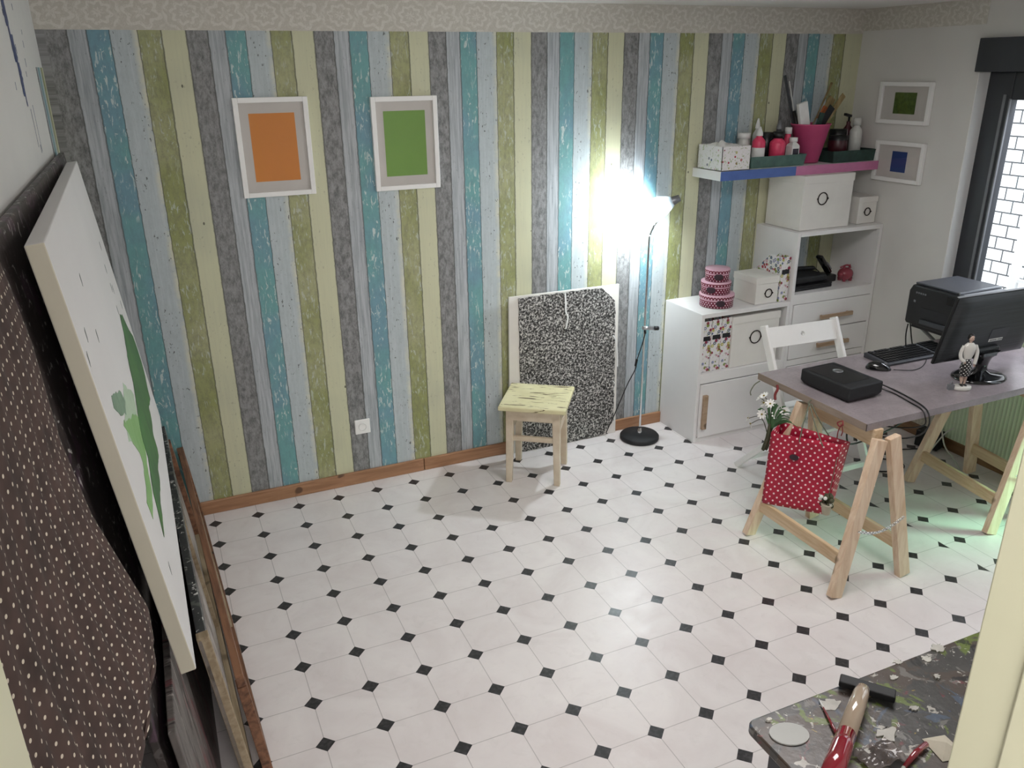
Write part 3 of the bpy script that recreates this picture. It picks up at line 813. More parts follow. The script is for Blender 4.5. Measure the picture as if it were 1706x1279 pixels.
# ================================================================== WALL SHELF
sh = thing('wall_shelf', 'floating wall shelf with blue and pink painted edge', 'shelf', (2.60, 0, 1.50))
ln_ = XR - 2.602
obj('board', MB().span((0, -.001, 0), (ln_, -.258, .05)), 'white_lam', sh, bevel=.0015)
obj('edge_strip', MB().span((0, -.258, .0), (.52, -.261, .05)), 'blue_edge', sh, label='blue painted half of the shelf edge')
obj('edge_strip', MB().span((.52, -.258, .0), (ln_, -.261, .05)), 'pink_edge', sh, label='pink painted half of the shelf edge')
ZS = 1.551
# tissue box
tb = thing('print_box', 'white box with scattered print and tissue on top at the left end of the shelf', 'box', (2.70, -.145, ZS))
tm = MB(); w, d, h = .19, .215, .128
tm.span((-w / 2, -d / 2, 0), (w / 2, -d / 2 + .003, h)); tm.span((-w / 2, d / 2 - .003, 0), (w / 2, d / 2, h))
tm.span((-w / 2, -d / 2, 0), (-w / 2 + .003, d / 2, h)); tm.span((w / 2 - .003, -d / 2, 0), (w / 2, d / 2, h)); tm.span((-w / 2, -d / 2, 0), (w / 2, d / 2, .003))
obj('body', tm, 'butterfly', tb)
def crumple(u, v):
    x = (u - .5) * .178; y = (v - .5) * .2; e = min(u, 1 - u, v, 1 - v) * 4
    return Vector((x, y, .10 + min(1, e) * .035 + .05 * mnoise.noise((x * 18, y * 18, 1.)) * min(1, e)))
obj('tissue', MB().grid(crumple, 22, 24), 'label_white', tb, solid=.002)
# trays
def tray(name, x0, x1, y0, y1, h, mat, label):
    t = thing(name, label, 'tray', ((x0 + x1) / 2, (y0 + y1) / 2, ZS)); w = x1 - x0; d = y1 - y0; m_ = MB(); th = .003
    def wall(ax, ay, bx, by):
        m_.add([(ax * .95, ay * .95, 0), (bx * .95, by * .95, 0), (bx, by, h), (ax, ay, h)], [(0, 1, 2, 3)])
    c = [(-w / 2, -d / 2), (w / 2, -d / 2), (w / 2, d / 2), (-w / 2, d / 2)]
    for i in range(4): wall(*c[i], *c[(i + 1) % 4])
    m_.add([(p[0] * .95, p[1] * .95, 0.0015) for p in c], [(0, 1, 2, 3)])
    obj('body', m_, mat, t, solid=th)
    rim = MB(); 
    for i in range(4): rim.bar((*c[i], h), (*c[(i + 1) % 4], h), .006, .006)
    obj('rim', rim, mat, t)
    return t
tray('paint_tray', 2.825, 3.215, -.225, -.03, .058, 'green_pl2', 'grey green tray of paint bottles on the left part of the wall shelf')
tray('paint_tray', 3.405, 3.735, -.24, -.03, .062, 'green_pl', 'dark green tray of bottles at the right end of the wall shelf')
def bottle(name, loc, r, h, body, cap, label, capr=.4, caph=.03, nozzle=False, lab=None, tilt=(0, 0, 0), square=False, cat='bottle', sh_=.78):
    t = thing(name, label, cat, loc, rot=tilt)
    n = 4 if square else 24
    mb = MB().lathe([(.0001, 0), (r, 0), (r, h * sh_), (r * .9, h * (sh_ + .06)), (r * capr, h * (sh_ + .16)), (r * capr, h)], n, rot=RZ(PI / 4) if square else None)
    if square:
        mb.sm = [False] * len(mb.sm)
    obj('body', mb, body, t)
    if nozzle:
        obj('nozzle', MB().lathe([(r * capr * 1.2, h * .98), (r * capr * 1.1, h + .012), (r * .16, h + caph), (.0001, h + caph)], 16), cap, t)
    else:
        obj('cap', MB().lathe([(.0001, h * .97), (r * capr * 1.25, h * .97), (r * capr * 1.25, h + caph), (.0001, h + caph)], 20), cap, t)
    if lab:
        if square: obj('label_sheet', MB().span((-r * .55, -r * .7072 - .0012, h * .22), (r * .55, -r * .7072, h * .68)), lab, t)
        else: obj('label_sheet', MB().lathe([(r * 1.012, h * .12), (r * 1.012, h * .6)], 24), lab, t)
    return t
zt = ZS + .005
bottle('glue_bottle', (2.93, -.15, zt), .036, .165, 'coral', 'label_white', 'pink red bottle with white pointed nozzle, front left of the shelf tray', .45, .045, True, 'label_white')
bottle('paint_bottle', (3.055, -.16, zt), .044, .15, 'coral', 'black_pl', 'wide pink red bottle in the middle of the left shelf tray', .55, .03)
bottle('craft_bottle', (3.155, -.175, zt), .037, .125, 'label_white', 'label_white', 'small square white bottle with dark label in the shelf tray', .5, .02, lab='label_dark', square=True)
bottle('glue_bottle', (2.975, -.075, zt), .026, .20, 'clear', 'label_white', 'translucent bottle with pointed white nozzle behind the pink red one', .45, .05, True)
bottle('paint_jar', (2.875, -.085, zt), .034, .15, 'clear', 'label_white', 'pale jar with white lid at the left of the shelf tray', .85, .025, cat='jar')
bottle('paint_bottle', (3.13, -.075, zt), .030, .19, 'dark_grey', 'mid_grey', 'dark grey bottle with pointed cap behind the square white bottle', .45, .045, True)
# extra dark flat pot
t = thing('dark_pot', 'black round pot behind the wide pink red bottle', 'pot', (3.045, -.078, zt))
obj('body', MB().lathe([(.0001, 0), (.034, 0), (.037, .17), (.034, .172), (.0001, .172)], 24), 'black_pl', t)
bottle('white_cap_bottle', (3.175, -.105, zt), .022, .165, 'coral', 'label_white', 'thin pink bottle with white cap beside the bucket', .7, .03)
# right tray contents
bottle('lotion_bottle', (3.632, -.165, zt), .036, .20, 'clear', 'clear', 'tall white bottle with cap in the dark green tray', .5, .035)
bottle('spray_bottle', (3.688, -.115, zt), .030, .185, 'red_pl', 'black_pl', 'red pump bottle with black head at the shelf right end', .45, .02)
pm = thing('pump_head', 'black pump head of the red bottle', 'pump', (0, 0, 0))
bpy.data.objects.remove(pm)
t = thing('paint_jar', 'squat dark red jar in the dark green tray', 'jar', (3.505, -.16, zt))
obj('body', MB().lathe([(.0001, 0), (.052, 0), (.054, .10), (.05, .12)], 28), 'maroon', t)
obj('lid', MB().lathe([(.054, .115), (.054, .14), (.0001, .14)], 28), 'black_pl', t)
t = thing('paint_jar', 'dark jar with black lid at the back of the dark green tray', 'jar', (3.565, -.092, zt))
obj('body', MB().lathe([(.0001, 0), (.046, 0), (.046, .14)], 28), 'maroon', t)
obj('lid', MB().lathe([(.048, .135), (.048, .17), (.0001, .17)], 28), 'black_pl', t)
# nozzle heads
t = thing('pump_dispenser', 'small dark pump dispenser behind the tall white bottle', 'bottle', (3.655, -.075, zt))
obj('body', MB().lathe([(.0001, 0), (.026, 0), (.026, .17), (.012, .19), (.012, .21)], 20), 'maroon', t)
obj('pump_head', MB().tube([(0, 0, .21), (0, 0, .235)], .006, 8).bar((.01, 0, .24), (-.045, -.01, .252), .018, .014), 'black_pl', t)
# bucket with tools
bk = thing('bucket', 'pink plastic bucket full of tools and brushes on the wall shelf', 'bucket', (3.312, -.13, ZS))
obj('body', MB().lathe([(.0001, .003), (.062, .003), (.108, .21), (.113, .212), (.113, .218), (.106, .218), (.060, .008)], 40), 'pink', bk)
def tool(name, label, base, tip, parts, cat='tool'):
    t = thing(name, label, cat, base); b0 = Vector(base); v = Vector(tip) - b0
    for pn, a, b_, w, th, mat, kind in parts:
        p, q = v * a, v * b_
        mb = MB()
        if kind == 'bar': mb.bar(p, q, w, th, (0, 1, 0.2))
        else: mb.tube([p, (p + q) / 2, q], [w / 2, th / 2, w / 2], 12)
        obj(pn, mb, mat, t, bevel=.001 if kind == 'bar' else 0)
    return t
B = (3.31, -.13, 1.56)
tool('paint_tube', 'white flattened paint tube sticking out of the pink bucket', (3.285, -.15, 1.63), (3.21, -.15, 1.885), [('tube', 0, 1, .062, .022, 'label_white', 'bar')], 'tube')
tool('long_stick', 'long dark brown stick standing tall in the bucket', (3.262, -.10, 1.63), (3.155, -.05, 2.03), [('stick', 0, 1, .014, .008, 'dark_grey', 'bar')], 'stick')
tool('thin_rod', 'thin pale rod standing beside the long dark stick', (3.285, -.088, 1.63), (3.195, -.045, 2.0), [('rod', 0, 1, .005, .005, 'label_white', 'tube')], 'rod')
tool('palette_knife', 'black bladed scraper leaning right out of the bucket', (3.28, -.15, 1.63), (3.42, -.17, 1.86), [('handle', 0, .45, .03, .02, 'black_pl', 'bar'), ('blade', .45, 1, .05, .004, 'black_matte', 'bar')])
tool('wide_brush', 'wide brush with orange bristles leaning right out of the bucket', (3.32, -.10, 1.63), (3.47, -.11, 1.905), [('bristles', .55, .8, .055, .016, 'orange_br', 'bar'), ('handle', .8, 1, .05, .012, 'bamboo', 'bar'), ('ferrule', .3, .55, .055, .016, 'silver', 'bar')], 'brush')
tool('wooden_spatula', 'pale wooden spatula leaning right above the dark jars', (3.30, -.14, 1.63), (3.525, -.14, 1.92), [('blade', 0, 1, .034, .007, 'bamboo', 'bar')], 'spatula')
tool('bamboo_brush', 'slim olive handled brush, tallest of those leaning right', (3.31, -.085, 1.63), (3.50, -.06, 1.985), [('handle', 0, 1, .014, .008, 'bamboo', 'tube')], 'brush')
tool('scissors', 'teal dark tool low in the bucket', (3.30, -.17, 1.66), (3.33, -.19, 1.83), [('handle', 0, 1, .03, .012, 'green_pl', 'bar')])
tool('marker_pen', 'black marker pen at the left rim of the bucket', (3.272, -.115, 1.63), (3.205, -.10, 1.84), [('barrel', 0, 1, .018, .018, 'black_pl', 'tube')], 'pen')

# ================================================================== SPECKLED SHEET + BOARD
wbo = tag(obj('foam_board', MB().prism([(1.432, 0.001), (2.135, .001), (2.125, .93), (1.437, .935)], (0, -.018, 0), (1, 0, 0), (0, 0, 1), (0, -.012, 0)), 'white_card'), 'white foam board leaning on the plank wall behind the speckled sheet', 'board')
poly = [(1.504, .002), (1.497, .46), (1.492, .922), (1.75, .926), (2.007, .924), (2.098, .84), (2.108, .46), (2.116, .091), (2.044, .007), (1.77, .002)]
rp = []
rr = random.Random(2)
for i in range(len(poly)):
    a, b_ = poly[i], poly[(i + 1) % len(poly)]
    L_ = math.dist(a, b_); k = max(1, int(L_ / .02))
    for j in range(k):
        t_ = j / k; rp.append((a[0] + (b_[0] - a[0]) * t_ + rr.uniform(-.003, .003), max(.001, a[1] + (b_[1] - a[1]) * t_ + rr.uniform(-.003, .003))))
sp = thing('speckled_sheet', 'black and white speckled fabric sheet standing against the wall behind the stool', 'fabric', (0, 0, 0))
obj('sheet', MB().prism(rp, (0, -.0305, 0), (1, 0, 0), (0, 0, 1), (0, -.010, 0)), 'speckle', sp)
def ribbon(pts, w=.010):
    mb = MB(); pts = smooth_path(pts, 5)
    L = [p + Vector((-w / 2, 0, 0)) for p in pts]; R_ = [p + Vector((w / 2, 0, 0)) for p in pts]; n = len(pts)
    mb.add(L + R_, [(i, i + 1, n + i + 1, n + i) for i in range(n - 1)]); return mb
obj('ribbon', ribbon([(1.772, -.044, .922), (1.776, -.045, .86), (1.778, -.044, .815), (1.79, -.046, .78), (1.778, -.044, .715)]), 'label_white', sp, solid=.001, label='white ribbon hanging from the top edge')
obj('ribbon', ribbon([(2.088, -.044, .635), (2.108, -.046, .60), (2.118, -.045, .53), (2.124, -.045, .435)]), 'label_white', sp, solid=.001, label='white ribbon hanging at the right edge')
obj('ribbon', ribbon([(2.096, -.044, .35), (2.112, -.046, .325), (2.104, -.045, .29)], .006), 'label_white', sp, solid=.001)

# ================================================================== STOOL
st = thing('wooden_stool', 'small cream painted wooden stool with chipped yellow seat', 'stool', (1.478, -.299, 0), math.radians(-35.4))
sz = .178
obj('seat', MB().span((-sz, -sz, .428), (sz, sz, .452)), 'stool_top', st, bevel=.006, seg=3, label='chipped pale yellow seat')
for sx in (-1, 1):
    for sy in (-1, 1):
        mb = MB(); a = .147; tw, bw = .021, .016
        tx_, ty_ = sx * (a - .004), sy * (a - .004); bx, by = sx * a, sy * a
        vs = [(bx + i * bw - sx * bw, by + j * bw - sy * bw, 0) for i, j in ((-1, -1), (1, -1), (1, 1), (-1, 1))] + [(tx_ + i * tw - sx * tw, ty_ + j * tw - sy * tw, .428) for i, j in ((-1, -1), (1, -1), (1, 1), (-1, 1))]
        mb.add(vs, [(3, 2, 1, 0), (4, 5, 6, 7), (0, 1, 5, 4), (1, 2, 6, 5), (2, 3, 7, 6), (3, 0, 4, 7)])
        obj('leg', mb, 'stool_leg', st, bevel=.003)
for s_ in (-1, 1):
    obj('apron', MB().span((-.105, s_ * .139 - .009, .368), (.105, s_ * .139 + .009, .428)), 'stool_leg', st)
    obj('apron', MB().span((s_ * .139 - .009, -.105, .368), (s_ * .139 + .009, .105, .428)), 'stool_leg', st)
    obj('stretcher', MB().span((-.112, s_ * .128 - .008, .245), (.112, s_ * .128 + .008, .272)), 'stool_leg', st)
    obj('stretcher', MB().span((s_ * .128 - .008, -.112, .285), (s_ * .128 + .008, .112, .312)), 'stool_leg', st)

# ================================================================== FLOOR LAMP
LX, LY = 2.222, -.166
fl = thing('floor_lamp', 'slim chrome floor lamp with round black base, switched on', 'lamp', (LX, LY, 0))
obj('base', MB().lathe([(.0001, 0), (.112, 0), (.116, .006), (.116, .022), (.109, .030), (.02, .034), (.0001, .034)], 48), 'black_matte', fl)
obj('pole', MB().tube(smooth_path([(0, 0, .03), (0, 0, .4), (0, 0, .8), (0, 0, 1.18), (.004, 0, 1.225), (.02, .0, 1.26), (.03, .0, 1.28)], 5), .0062, 12), 'chrome', fl)
obj('collar', MB().lathe([(.016, .034), (.014, .05), (.008, .07)], 20), 'chrome', fl)
obj('dimmer_bar', MB().tube([(-.02, -.012, .700), (.055, -.014, .689)], .011, 14), 'silver', fl)
obj('knob', MB().tube([(.055, -.014, .689), (.082, -.015, .685)], .012, 14), 'black_pl', fl)
obj('knob', MB().tube([(-.005, -.012, .685), (-.003, -.014, .665)], .007, 10), 'black_pl', fl)
obj('cord', MB().tube(smooth_path([(-.003, -.014, .668), (-.01, .0, .60), (-.02, .03, .50), (-.03, .03, .44), (-.065, .06, .33), (-.125, .08, .16), (-.155, .115, .04), (-.15, .135, .006), (-.12, .142, .005)]), .003, 8), 'black_cable', fl)
obj('cord_switch', MB().bar((-.022, .03, .50), (-.030, .032, .455), .014, .010, (1, 0, 0)), 'black_pl', fl, bevel=.003)
# head: frosted bell shade tipped toward the wall
hd = Vector((-.66, .50, -.42)).normalized(); rot = ptrot(hd)
hc = Vector((.052, -.012, 1.375))
sd = obj('lamp_shade', MB().lathe([(.024, -.075), (.036, -.055), (.054, -.015), (.064, .035), (.066, .052)], 36, hc, rot), 'shade', fl, solid=.002, label='white glowing lamp shade')
obj('socket', MB().lathe([(.0001, -.115), (.018, -.115), (.024, -.07), (.024, -.045), (.0001, -.045)], 24, hc, rot), 'bulb_cap', fl)
obj('neck', MB().tube([(.03, 0, 1.278), hc + rot @ Vector((0, 0, -.10))], .006, 10), 'chrome', fl)
obj('bulb', MB().ball(hc + rot @ Vector((0, 0, .0)), .030, 12), 'bulb', fl)
ll = light('lamp_light', 'POINT', Vector((LX, LY, 0)) + hc + rot @ Vector((0, 0, .046)), 34, (.86, .96, 1.0), .03)
ll.parent = fl; ll.location = hc + rot @ Vector((0, 0, .048))

# ================================================================== CHAIR
ch = thing('folding_chair', 'white wooden folding chair behind the desk', 'chair', (0, 0, 0))
for (x0, x1) in ((2.478, 2.535), (2.938, 3.0)):
    mb = MB().bar((x0, -.853, .862 if x0 < 2.6 else .848), (x1, -1.205, .0), .046, .020, (1, 0, 0))
    obj('leg', mb, 'white_paint', ch, bevel=.004)
for (x0, x1) in ((2.535, 2.52), (2.935, 2.96)):
    obj('leg', MB().bar((x0, -1.13, .44), (x1, -.70, 0), .034, .018, (1, 0, 0)), 'white_paint', ch, bevel=.003)
# cross rail with a hole
def rail():
    mb = MB(); a = Vector((2.492, -.875, .80)); b_ = Vector((2.932, -.875, .79)); ax = (b_ - a).normalized()
    up = Vector((.02, .38, .925)).normalized(); th = ax.cross(up).normalized() * .016; L_ = (b_ - a).length; hh = .052
    n = 24; cx = L_ / 2; r = .0125
    outer = []
    for k in range(n):
        an = 2 * PI * k / n; c_, s_ = math.cos(an), math.sin(an)
        t_ = min((L_ / 2) / max(1e-6, abs(c_)), hh / max(1e-6, abs(s_))); outer.append((cx + c_ * t_, s_ * t_))
    inner = [(cx + r * math.cos(2 * PI * k / n), r * math.sin(2 * PI * k / n)) for k in range(n)]
    for c0 in ((0, -hh), (L_, -hh), (L_, hh), (0, hh)):
        j = min(range(n), key=lambda q: math.dist(outer[q], c0)); outer[j] = c0
    P = lambda p, o_: a + ax * p[0] + up * p[1] + o_
    vs = [P(p, th * -.5) for p in outer] + [P(p, th * -.5) for p in inner] + [P(p, th * .5) for p in outer] + [P(p, th * .5) for p in inner]
    fs = []
    for k in range(n):
        j = (k + 1) % n
        fs += [(k, j, n + j, n + k), (2 * n + k, 3 * n + k, 3 * n + j, 2 * n + j), (k, 2 * n + k, 2 * n + j, j), (n + k, n + j, 3 * n + j, 3 * n + k)]
    return mb.add(vs, fs)
obj('back_rail', rail(), 'white_paint', ch)
st_ = MB()
for i in range(5):
    y = -.93 - i * .075; st_.span((2.512, y, .438), (2.935, y - .06, .454))
obj('seat', st_, 'white_paint', ch, bevel=.003)
obj('seat_rail', MB().span((2.520, -.93, .415), (2.548, -1.29, .438)).span((2.905, -.93, .415), (2.933, -1.29, .438)), 'white_paint', ch)
obj('stretcher', MB().bar((2.53, -1.155, .12), (2.985, -1.155, .12), .018, .028), 'white_paint', ch)
obj('stretcher', MB().bar((2.525, -.757, .07), (2.955, -.757, .07), .018, .028), 'white_paint', ch)

# ================================================================== DESK
dk = thing('desk_top', 'grey laminate desk top lying on two trestles', 'table top', (2.268, -1.75, .6905))
obj('panel', MB().span((0.002, 0.002, 0), (1.46, .663, .030)), 'desk', dk, bevel=.001)
obj('edge_band', MB().span((0, 0, -.001), (.0018, .665, .0305)), 'desk_edge', dk, label='taupe edge banding')
obj('edge_band', MB().span((0, 0, -.001), (1.462, .0018, .0308)), 'desk', dk)

def trestle(loc, rz, label, chain=True):
    t = thing('trestle', label, 'trestle', loc, rz, 'desk trestles')
    H = .69; wx = .205; yh = .285; wd = .046; th = .032
    # beam
    obj('beam', MB().span((.003, -yh + .105, H - .075), (.047, yh - .105, H)), 'pine_y', t, bevel=.002)
    for sx in (-1, 1):
        for sy in (-1, 1):
            a = Vector((.025 + sx * .036, sy * (yh - .068), H - .022)); b_ = Vector((sx * (wx - .01), sy * (yh - .012), 0.004))
            obj('leg', MB().bar(a, b_, th, .058, (1, 0, .2)), 'pine', t, bevel=.002)
        z = .16; x = sx * (wx - .01 - (wx - .044) * z / H)
        obj('rail', MB().bar((x, -yh + .02, z), (x, yh - .02, z), .020, .058, (0, 0, 1)), 'pine_y', t, bevel=.002)
    if chain:
        cm = MB(); n = 24; za = .305; x0 = -(wx - .01 - (wx - .044) * za / H); x1 = -x0
        for i in range(n):
            u = (i + .5) / n; x = x0 + (x1 - x0) * u; zc = za - .035 * math.sin(PI * u) + (.01 * u)
            r = .0052; o_ = (0, 0, 1) if i % 2 else (0, 1, 0)
            ring = [Vector((x + .0085 * math.cos(2 * PI * k / 8), -yh + .0 + (r * math.sin(2 * PI * k / 8) if not i % 2 else 0), zc + (r * math.sin(2 * PI * k / 8) if i % 2 else 0))) for k in range(9)]
            cm.tube(ring, .0017, 5, cap=False)
        obj('chain', cm, 'chrome', t)
    return t
t1 = trestle((2.307, -1.582, 0), 0., 'pine trestle under the left end of the desk beside the red bag')
t2 = trestle((3.375, -1.545, 0), math.radians(-9), 'pine trestle under the right end of the desk by the ribbed panel')

# ------------------------------------------------------------------ things on the desk
ZD = .7205
bx = thing('external_drive', 'black box shaped drive with round button and rear cables on the desk', 'drive', (2.450, -1.415, ZD), math.radians(2))
bd = MB(); w, d, h = .200, .285, .074
low = [(-w / 2 + .012, -d / 2 + .012), (w / 2 - .012, -d / 2 + .012), (w / 2 - .012, d / 2 - .012), (-w / 2 + .012, d / 2 - .012)]
hi = [(-w / 2, -d / 2), (w / 2, -d / 2), (w / 2, d / 2), (-w / 2, d / 2)]
bd.add([(x, y, .003) for x, y in low] + [(x, y, .024) for x, y in hi] + [(x, y, h) for x, y in hi], [(3, 2, 1, 0), (8, 9, 10, 11)] + [(i, (i + 1) % 4, 4 + (i + 1) % 4, 4 + i) for i in range(4)] + [(4 + i, 4 + (i + 1) % 4, 8 + (i + 1) % 4, 8 + i) for i in range(4)])
obj('body', bd, 'black_matte', bx, bevel=.007, seg=3)
obj('top_panel', MB().span((-w / 2 + .016, -d / 2 + .05, h), (w / 2 - .035, d / 2 - .02, h + .0012)), 'black_pl', bx)
obj('button', MB().lathe([(.0225, 0), (.0235, .002), (.020, .0035), (.0190, .0015), (.0001, .001)], 32, (.018, .040, h + .0010)), 'silver', bx, label='round button with a chrome rim')
obj('plug', MB().tube([(w / 2, -.03, .04), (w / 2 + .03, -.035, .045)], .008, 10), 'black_pl', bx)
obj('plug', MB().tube([(w / 2, -.055, .035), (w / 2 + .03, -.062, .033)], .008, 10), 'black_pl', bx)
obj('foot', MB().span((-.07, -.11, -.0005), (-.05, -.09, .006)).span((.05, -.11, -.0005), (.07, -.09, .006)).span((-.07, .09, -.0005), (-.05, .11, .006)).span((.05, .09, -.0005), (.07, .11, .006)), 'black_pl', bx)
# cables
cb = MB()
cb.tube(smooth_path([(2.575, -1.455, .766), (2.62, -1.47, .745), (2.655, -1.53, .727), (2.645, -1.62, .725), (2.615, -1.72, .726), (2.595, -1.768, .712), (2.585, -1.785, .67), (2.56, -1.775, .63), (2.52, -1.73, .60), (2.46, -1.66, .59)]), .0035, 8)
tag(obj('cable', cb, 'black_cable'), 'black drive cable looping over the desk edge, outer of the pair', 'cable', 'black cables of the drive')
cb = MB()
cb.tube(smooth_path([(2.575, -1.475, .756), (2.60, -1.49, .735), (2.625, -1.56, .725), (2.605, -1.66, .725), (2.585, -1.735, .726), (2.578, -1.766, .705), (2.572, -1.770, .665), (2.53, -1.70, .635), (2.46, -1.60, .625)]), .003, 8)
tag(obj('cable', cb, 'black_cable'), 'black drive cable dropping over the desk edge, inner of the pair', 'cable', 'black cables of the drive')
cb = MB()
cb.tube(smooth_path([(2.39, -1.605, .56), (2.41, -1.55, .59), (2.44, -1.50, .55), (2.47, -1.5, .485), (2.60, -1.5, .49), (2.74, -1.48, .50), (2.95, -1.42, .50), (3.1, -1.35, .45)]), .004, 8)
tag(obj('cable', cb, 'black_cable'), 'thick black cable running under the desk beside the red bag', 'cable')
# mouse
ms = thing('computer_mouse', 'black computer mouse beside the keyboard', 'mouse', (2.815, -1.290, ZD), math.radians(-42))
def mouse_fn(u, v):
    a = u * 2 * PI; ph_ = v * PI / 2; x = .058 * math.cos(a) * math.cos(ph_); y = .031 * math.sin(a) * math.cos(ph_)
    return Vector((x, y, .001 + .036 * math.sin(ph_) * (1 - .25 * (x / .058))))
obj('body', MB().grid(mouse_fn, 28, 10), 'black_gloss', ms)
obj('wheel', MB().tube([(.030, -.003, .030), (.030, .003, .030)], .007, 12), 'mid_grey', ms)
tag(obj('cable', MB().tube(smooth_path([(2.865, -1.335, .725), (2.93, -1.375, .7245), (3.0, -1.37, .7245), (3.08, -1.33, .7245), (3.15, -1.28, .7245)]), .002, 6), 'black_cable'), 'thin mouse cable running along the desk in front of the keyboard', 'cable')
# keyboard
kb = thing('keyboard', 'black computer keyboard on the desk behind the monitor', 'keyboard', (3.11, -1.215, ZD), math.radians(-1))
kw, kd = .46, .155
obj('case', MB().add([(-kw / 2, -kd / 2, 0.001), (kw / 2, -kd / 2, 0.001), (kw / 2, kd / 2, 0.001), (-kw / 2, kd / 2, 0.001), (-kw / 2, -kd / 2, .013), (kw / 2, -kd / 2, .013), (kw / 2, kd / 2, .026), (-kw / 2, kd / 2, .026)],
    [(3, 2, 1, 0), (4, 5, 6, 7), (0, 1, 5, 4), (1, 2, 6, 5), (2, 3, 7, 6), (3, 0, 4, 7)]), 'dark_grey', kb, bevel=.003)
key0 = None; restk = MB(); cnt = 0
for r in range(6):
    y = -kd / 2 + .018 + r * .0225; z = .013 + (y + kd / 2) / kd * .013
    for c in range(21):
        x = -kw / 2 + .018 + c * .0205
        if c in (15, ) or (r == 5 and c in (1, 6, 11)): continue
        cnt += 1
        if cnt > 100: restk.span((x, y, z - .001), (x + .0172, y + .0185, z + .006)); continue
        if key0 is None:
            key0 = obj('key', MB().span((0, 0, -.001), (.0172, .0185, .006)), 'black_pl', kb, loc=(x, y, z))
        else:
            k_ = key0.copy(); COL.objects.link(k_); k_.parent = kb; k_.location = (x, y, z)
obj('keys', restk, 'black_pl', kb)['kind'] = 'stuff'
# monitor
mt = thing('monitor', 'black flat monitor seen from behind on an oval stand', 'monitor', (3.150, -1.566, ZD), math.radians(-2.5))
obj('base', MB().lathe([(.0001, 0), (.128, 0), (.130, .005), (.110, .013), (.05, .020), (.028, .034), (.0001, .036)], 48, sx=1., sy=.80), 'black_gloss', mt)
def neck(u, v):
    w_ = .034 + .030 * (abs(v - .45) * 2) ** 2.2 + (.016 if v > .8 else 0)
    a = u * 2 * PI; return Vector((w_ * math.cos(a), .018 * math.sin(a) + .004 - .02 * v, .018 + v * .105))
obj('neck', MB().grid(neck, 28, 12), 'black_gloss', mt)
tilt = RX(.213)   # top leans toward the camera
pc = Vector((.012, -.001, .25)); PW, PH = .558, .335
pan = MB().box(pc + tilt @ Vector((0, .008, 0)), (PW, .014, PH), tilt)
obj('panel', pan, 'black_pl', mt, bevel=.004)
def brush_black():
    t = NT('brushed_black_shell'); co = t.co(); g = t.noise(t.mapping(co, (3, 3, 240)), 1., 3)
    t.color(t.ramp(g, [(.35, lin('#1d2022')), (.65, lin('#2f3336'))])); t.rough(.38); t.bump(g, .25, .002); return t.m
M['brushed_black'] = brush_black()
bk_ = MB()
def shell(u, v):
    x = (u - .5) * PW * .985; z = (v - .5) * PH * .98; e = min(u, 1 - u) * 9; e2 = min(v, 1 - v) * 9
    return pc + tilt @ Vector((x, -.001 - .020 * min(1, e) ** .5 * min(1, e2) ** .5, z))
obj('back_shell', MB().grid(shell, 40, 28, smooth=True), 'brushed_black', mt)
obj('edge_light', MB().box(pc + tilt @ Vector((0, .007, PH / 2 + .0006)), (PW * .99, .012, .002), tilt), 'mid_grey', mt)
obj('screen', MB().box(pc + tilt @ Vector((0, .0153, 0)), (PW - .03, .001, PH - .03), tilt), 'black_gloss', mt)
hb_ = MB().box(pc + tilt @ Vector((-.012, -.028, -.122)), (.16, .028, .05), tilt)
obj('hinge_cover', hb_, 'black_pl', mt, bevel=.01)
obj('sticker', MB().box(pc + tilt @ Vector((.035, -.0225, -.068)), (.085, .001, .014), tilt), 'label_white', mt, label='narrow white sticker')
tx_ = MB()
for i in range(10): tx_.box(pc + tilt @ Vector((.001 + i * .0074 + (.004 if i > 5 else 0), -.0233, -.068)), (.0045, .0006, .007), tilt)
obj('sticker_print', tx_, 'dark_grey', mt)
obj('plate', MB().box(pc + tilt @ Vector((.042, -.0222, -.035)), (.11, .001, .05), tilt), 'dark_grey', mt)
obj('foot_bracket', MB().box((0.0, -.022, .118), (.09, .03, .02)), 'black_gloss', mt, bevel=.005)
# figurine
fg = thing('figurine', 'ceramic woman figurine in a polka dot skirt on a round base', 'figurine', (2.945, -1.640, ZD), math.radians(-20))
obj('base', MB().lathe([(.0001, 0), (.040, 0), (.042, .006), (.040, .016), (.036, .018), (.0001, .018)], 28, sx=1., sy=.72), 'ceramic', fg)
lg = MB()
for s_ in (-1, 1): lg.tube([(s_ * .007, 0, .018), (s_ * .0075, .0, .032), (s_ * .008, .003, .05), (s_ * .008, .0, .085)], [.0045, .0045, .0085, .008], 12)
obj('legs', lg, 'skin', fg)
fe = MB()
for s_ in (-1, 1): fe.tube([(s_ * .008, .006, .020), (s_ * .0085, -.004, .021), (s_ * .009, -.014, .019)], [.005, .006, .004], 10)
obj('shoes', fe, 'hair', fg)
sk = obj('skirt', MB().lathe([(.021, .065), (.025, .085), (.026, .105), (.022, .125), (.015, .145), (.0001, .146)], 28, sx=1., sy=.78), 'skirt_dots', fg)
def torso(u, v):
    a = u * 2 * PI; z = .138 + v * .082; w_ = [.016, .019, .024, .027, .030, .026, .012][min(6, int(v * 6))]
    f_ = v * 6 - int(v * 6); w2 = [.016, .019, .024, .027, .030, .026, .012][min(6, int(v * 6) + 1)]; w_ = w_ * (1 - f_) + w2 * f_
    return Vector((w_ * math.cos(a), w_ * .6 * math.sin(a), z))
obj('blouse', MB().grid(torso, 24, 12), 'ceramic', fg)
am = MB()
am.tube(smooth_path([(-.026, 0, .205), (-.036, .0, .175), (-.034, -.006, .148), (-.020, -.014, .135)], 4), .008, 10)
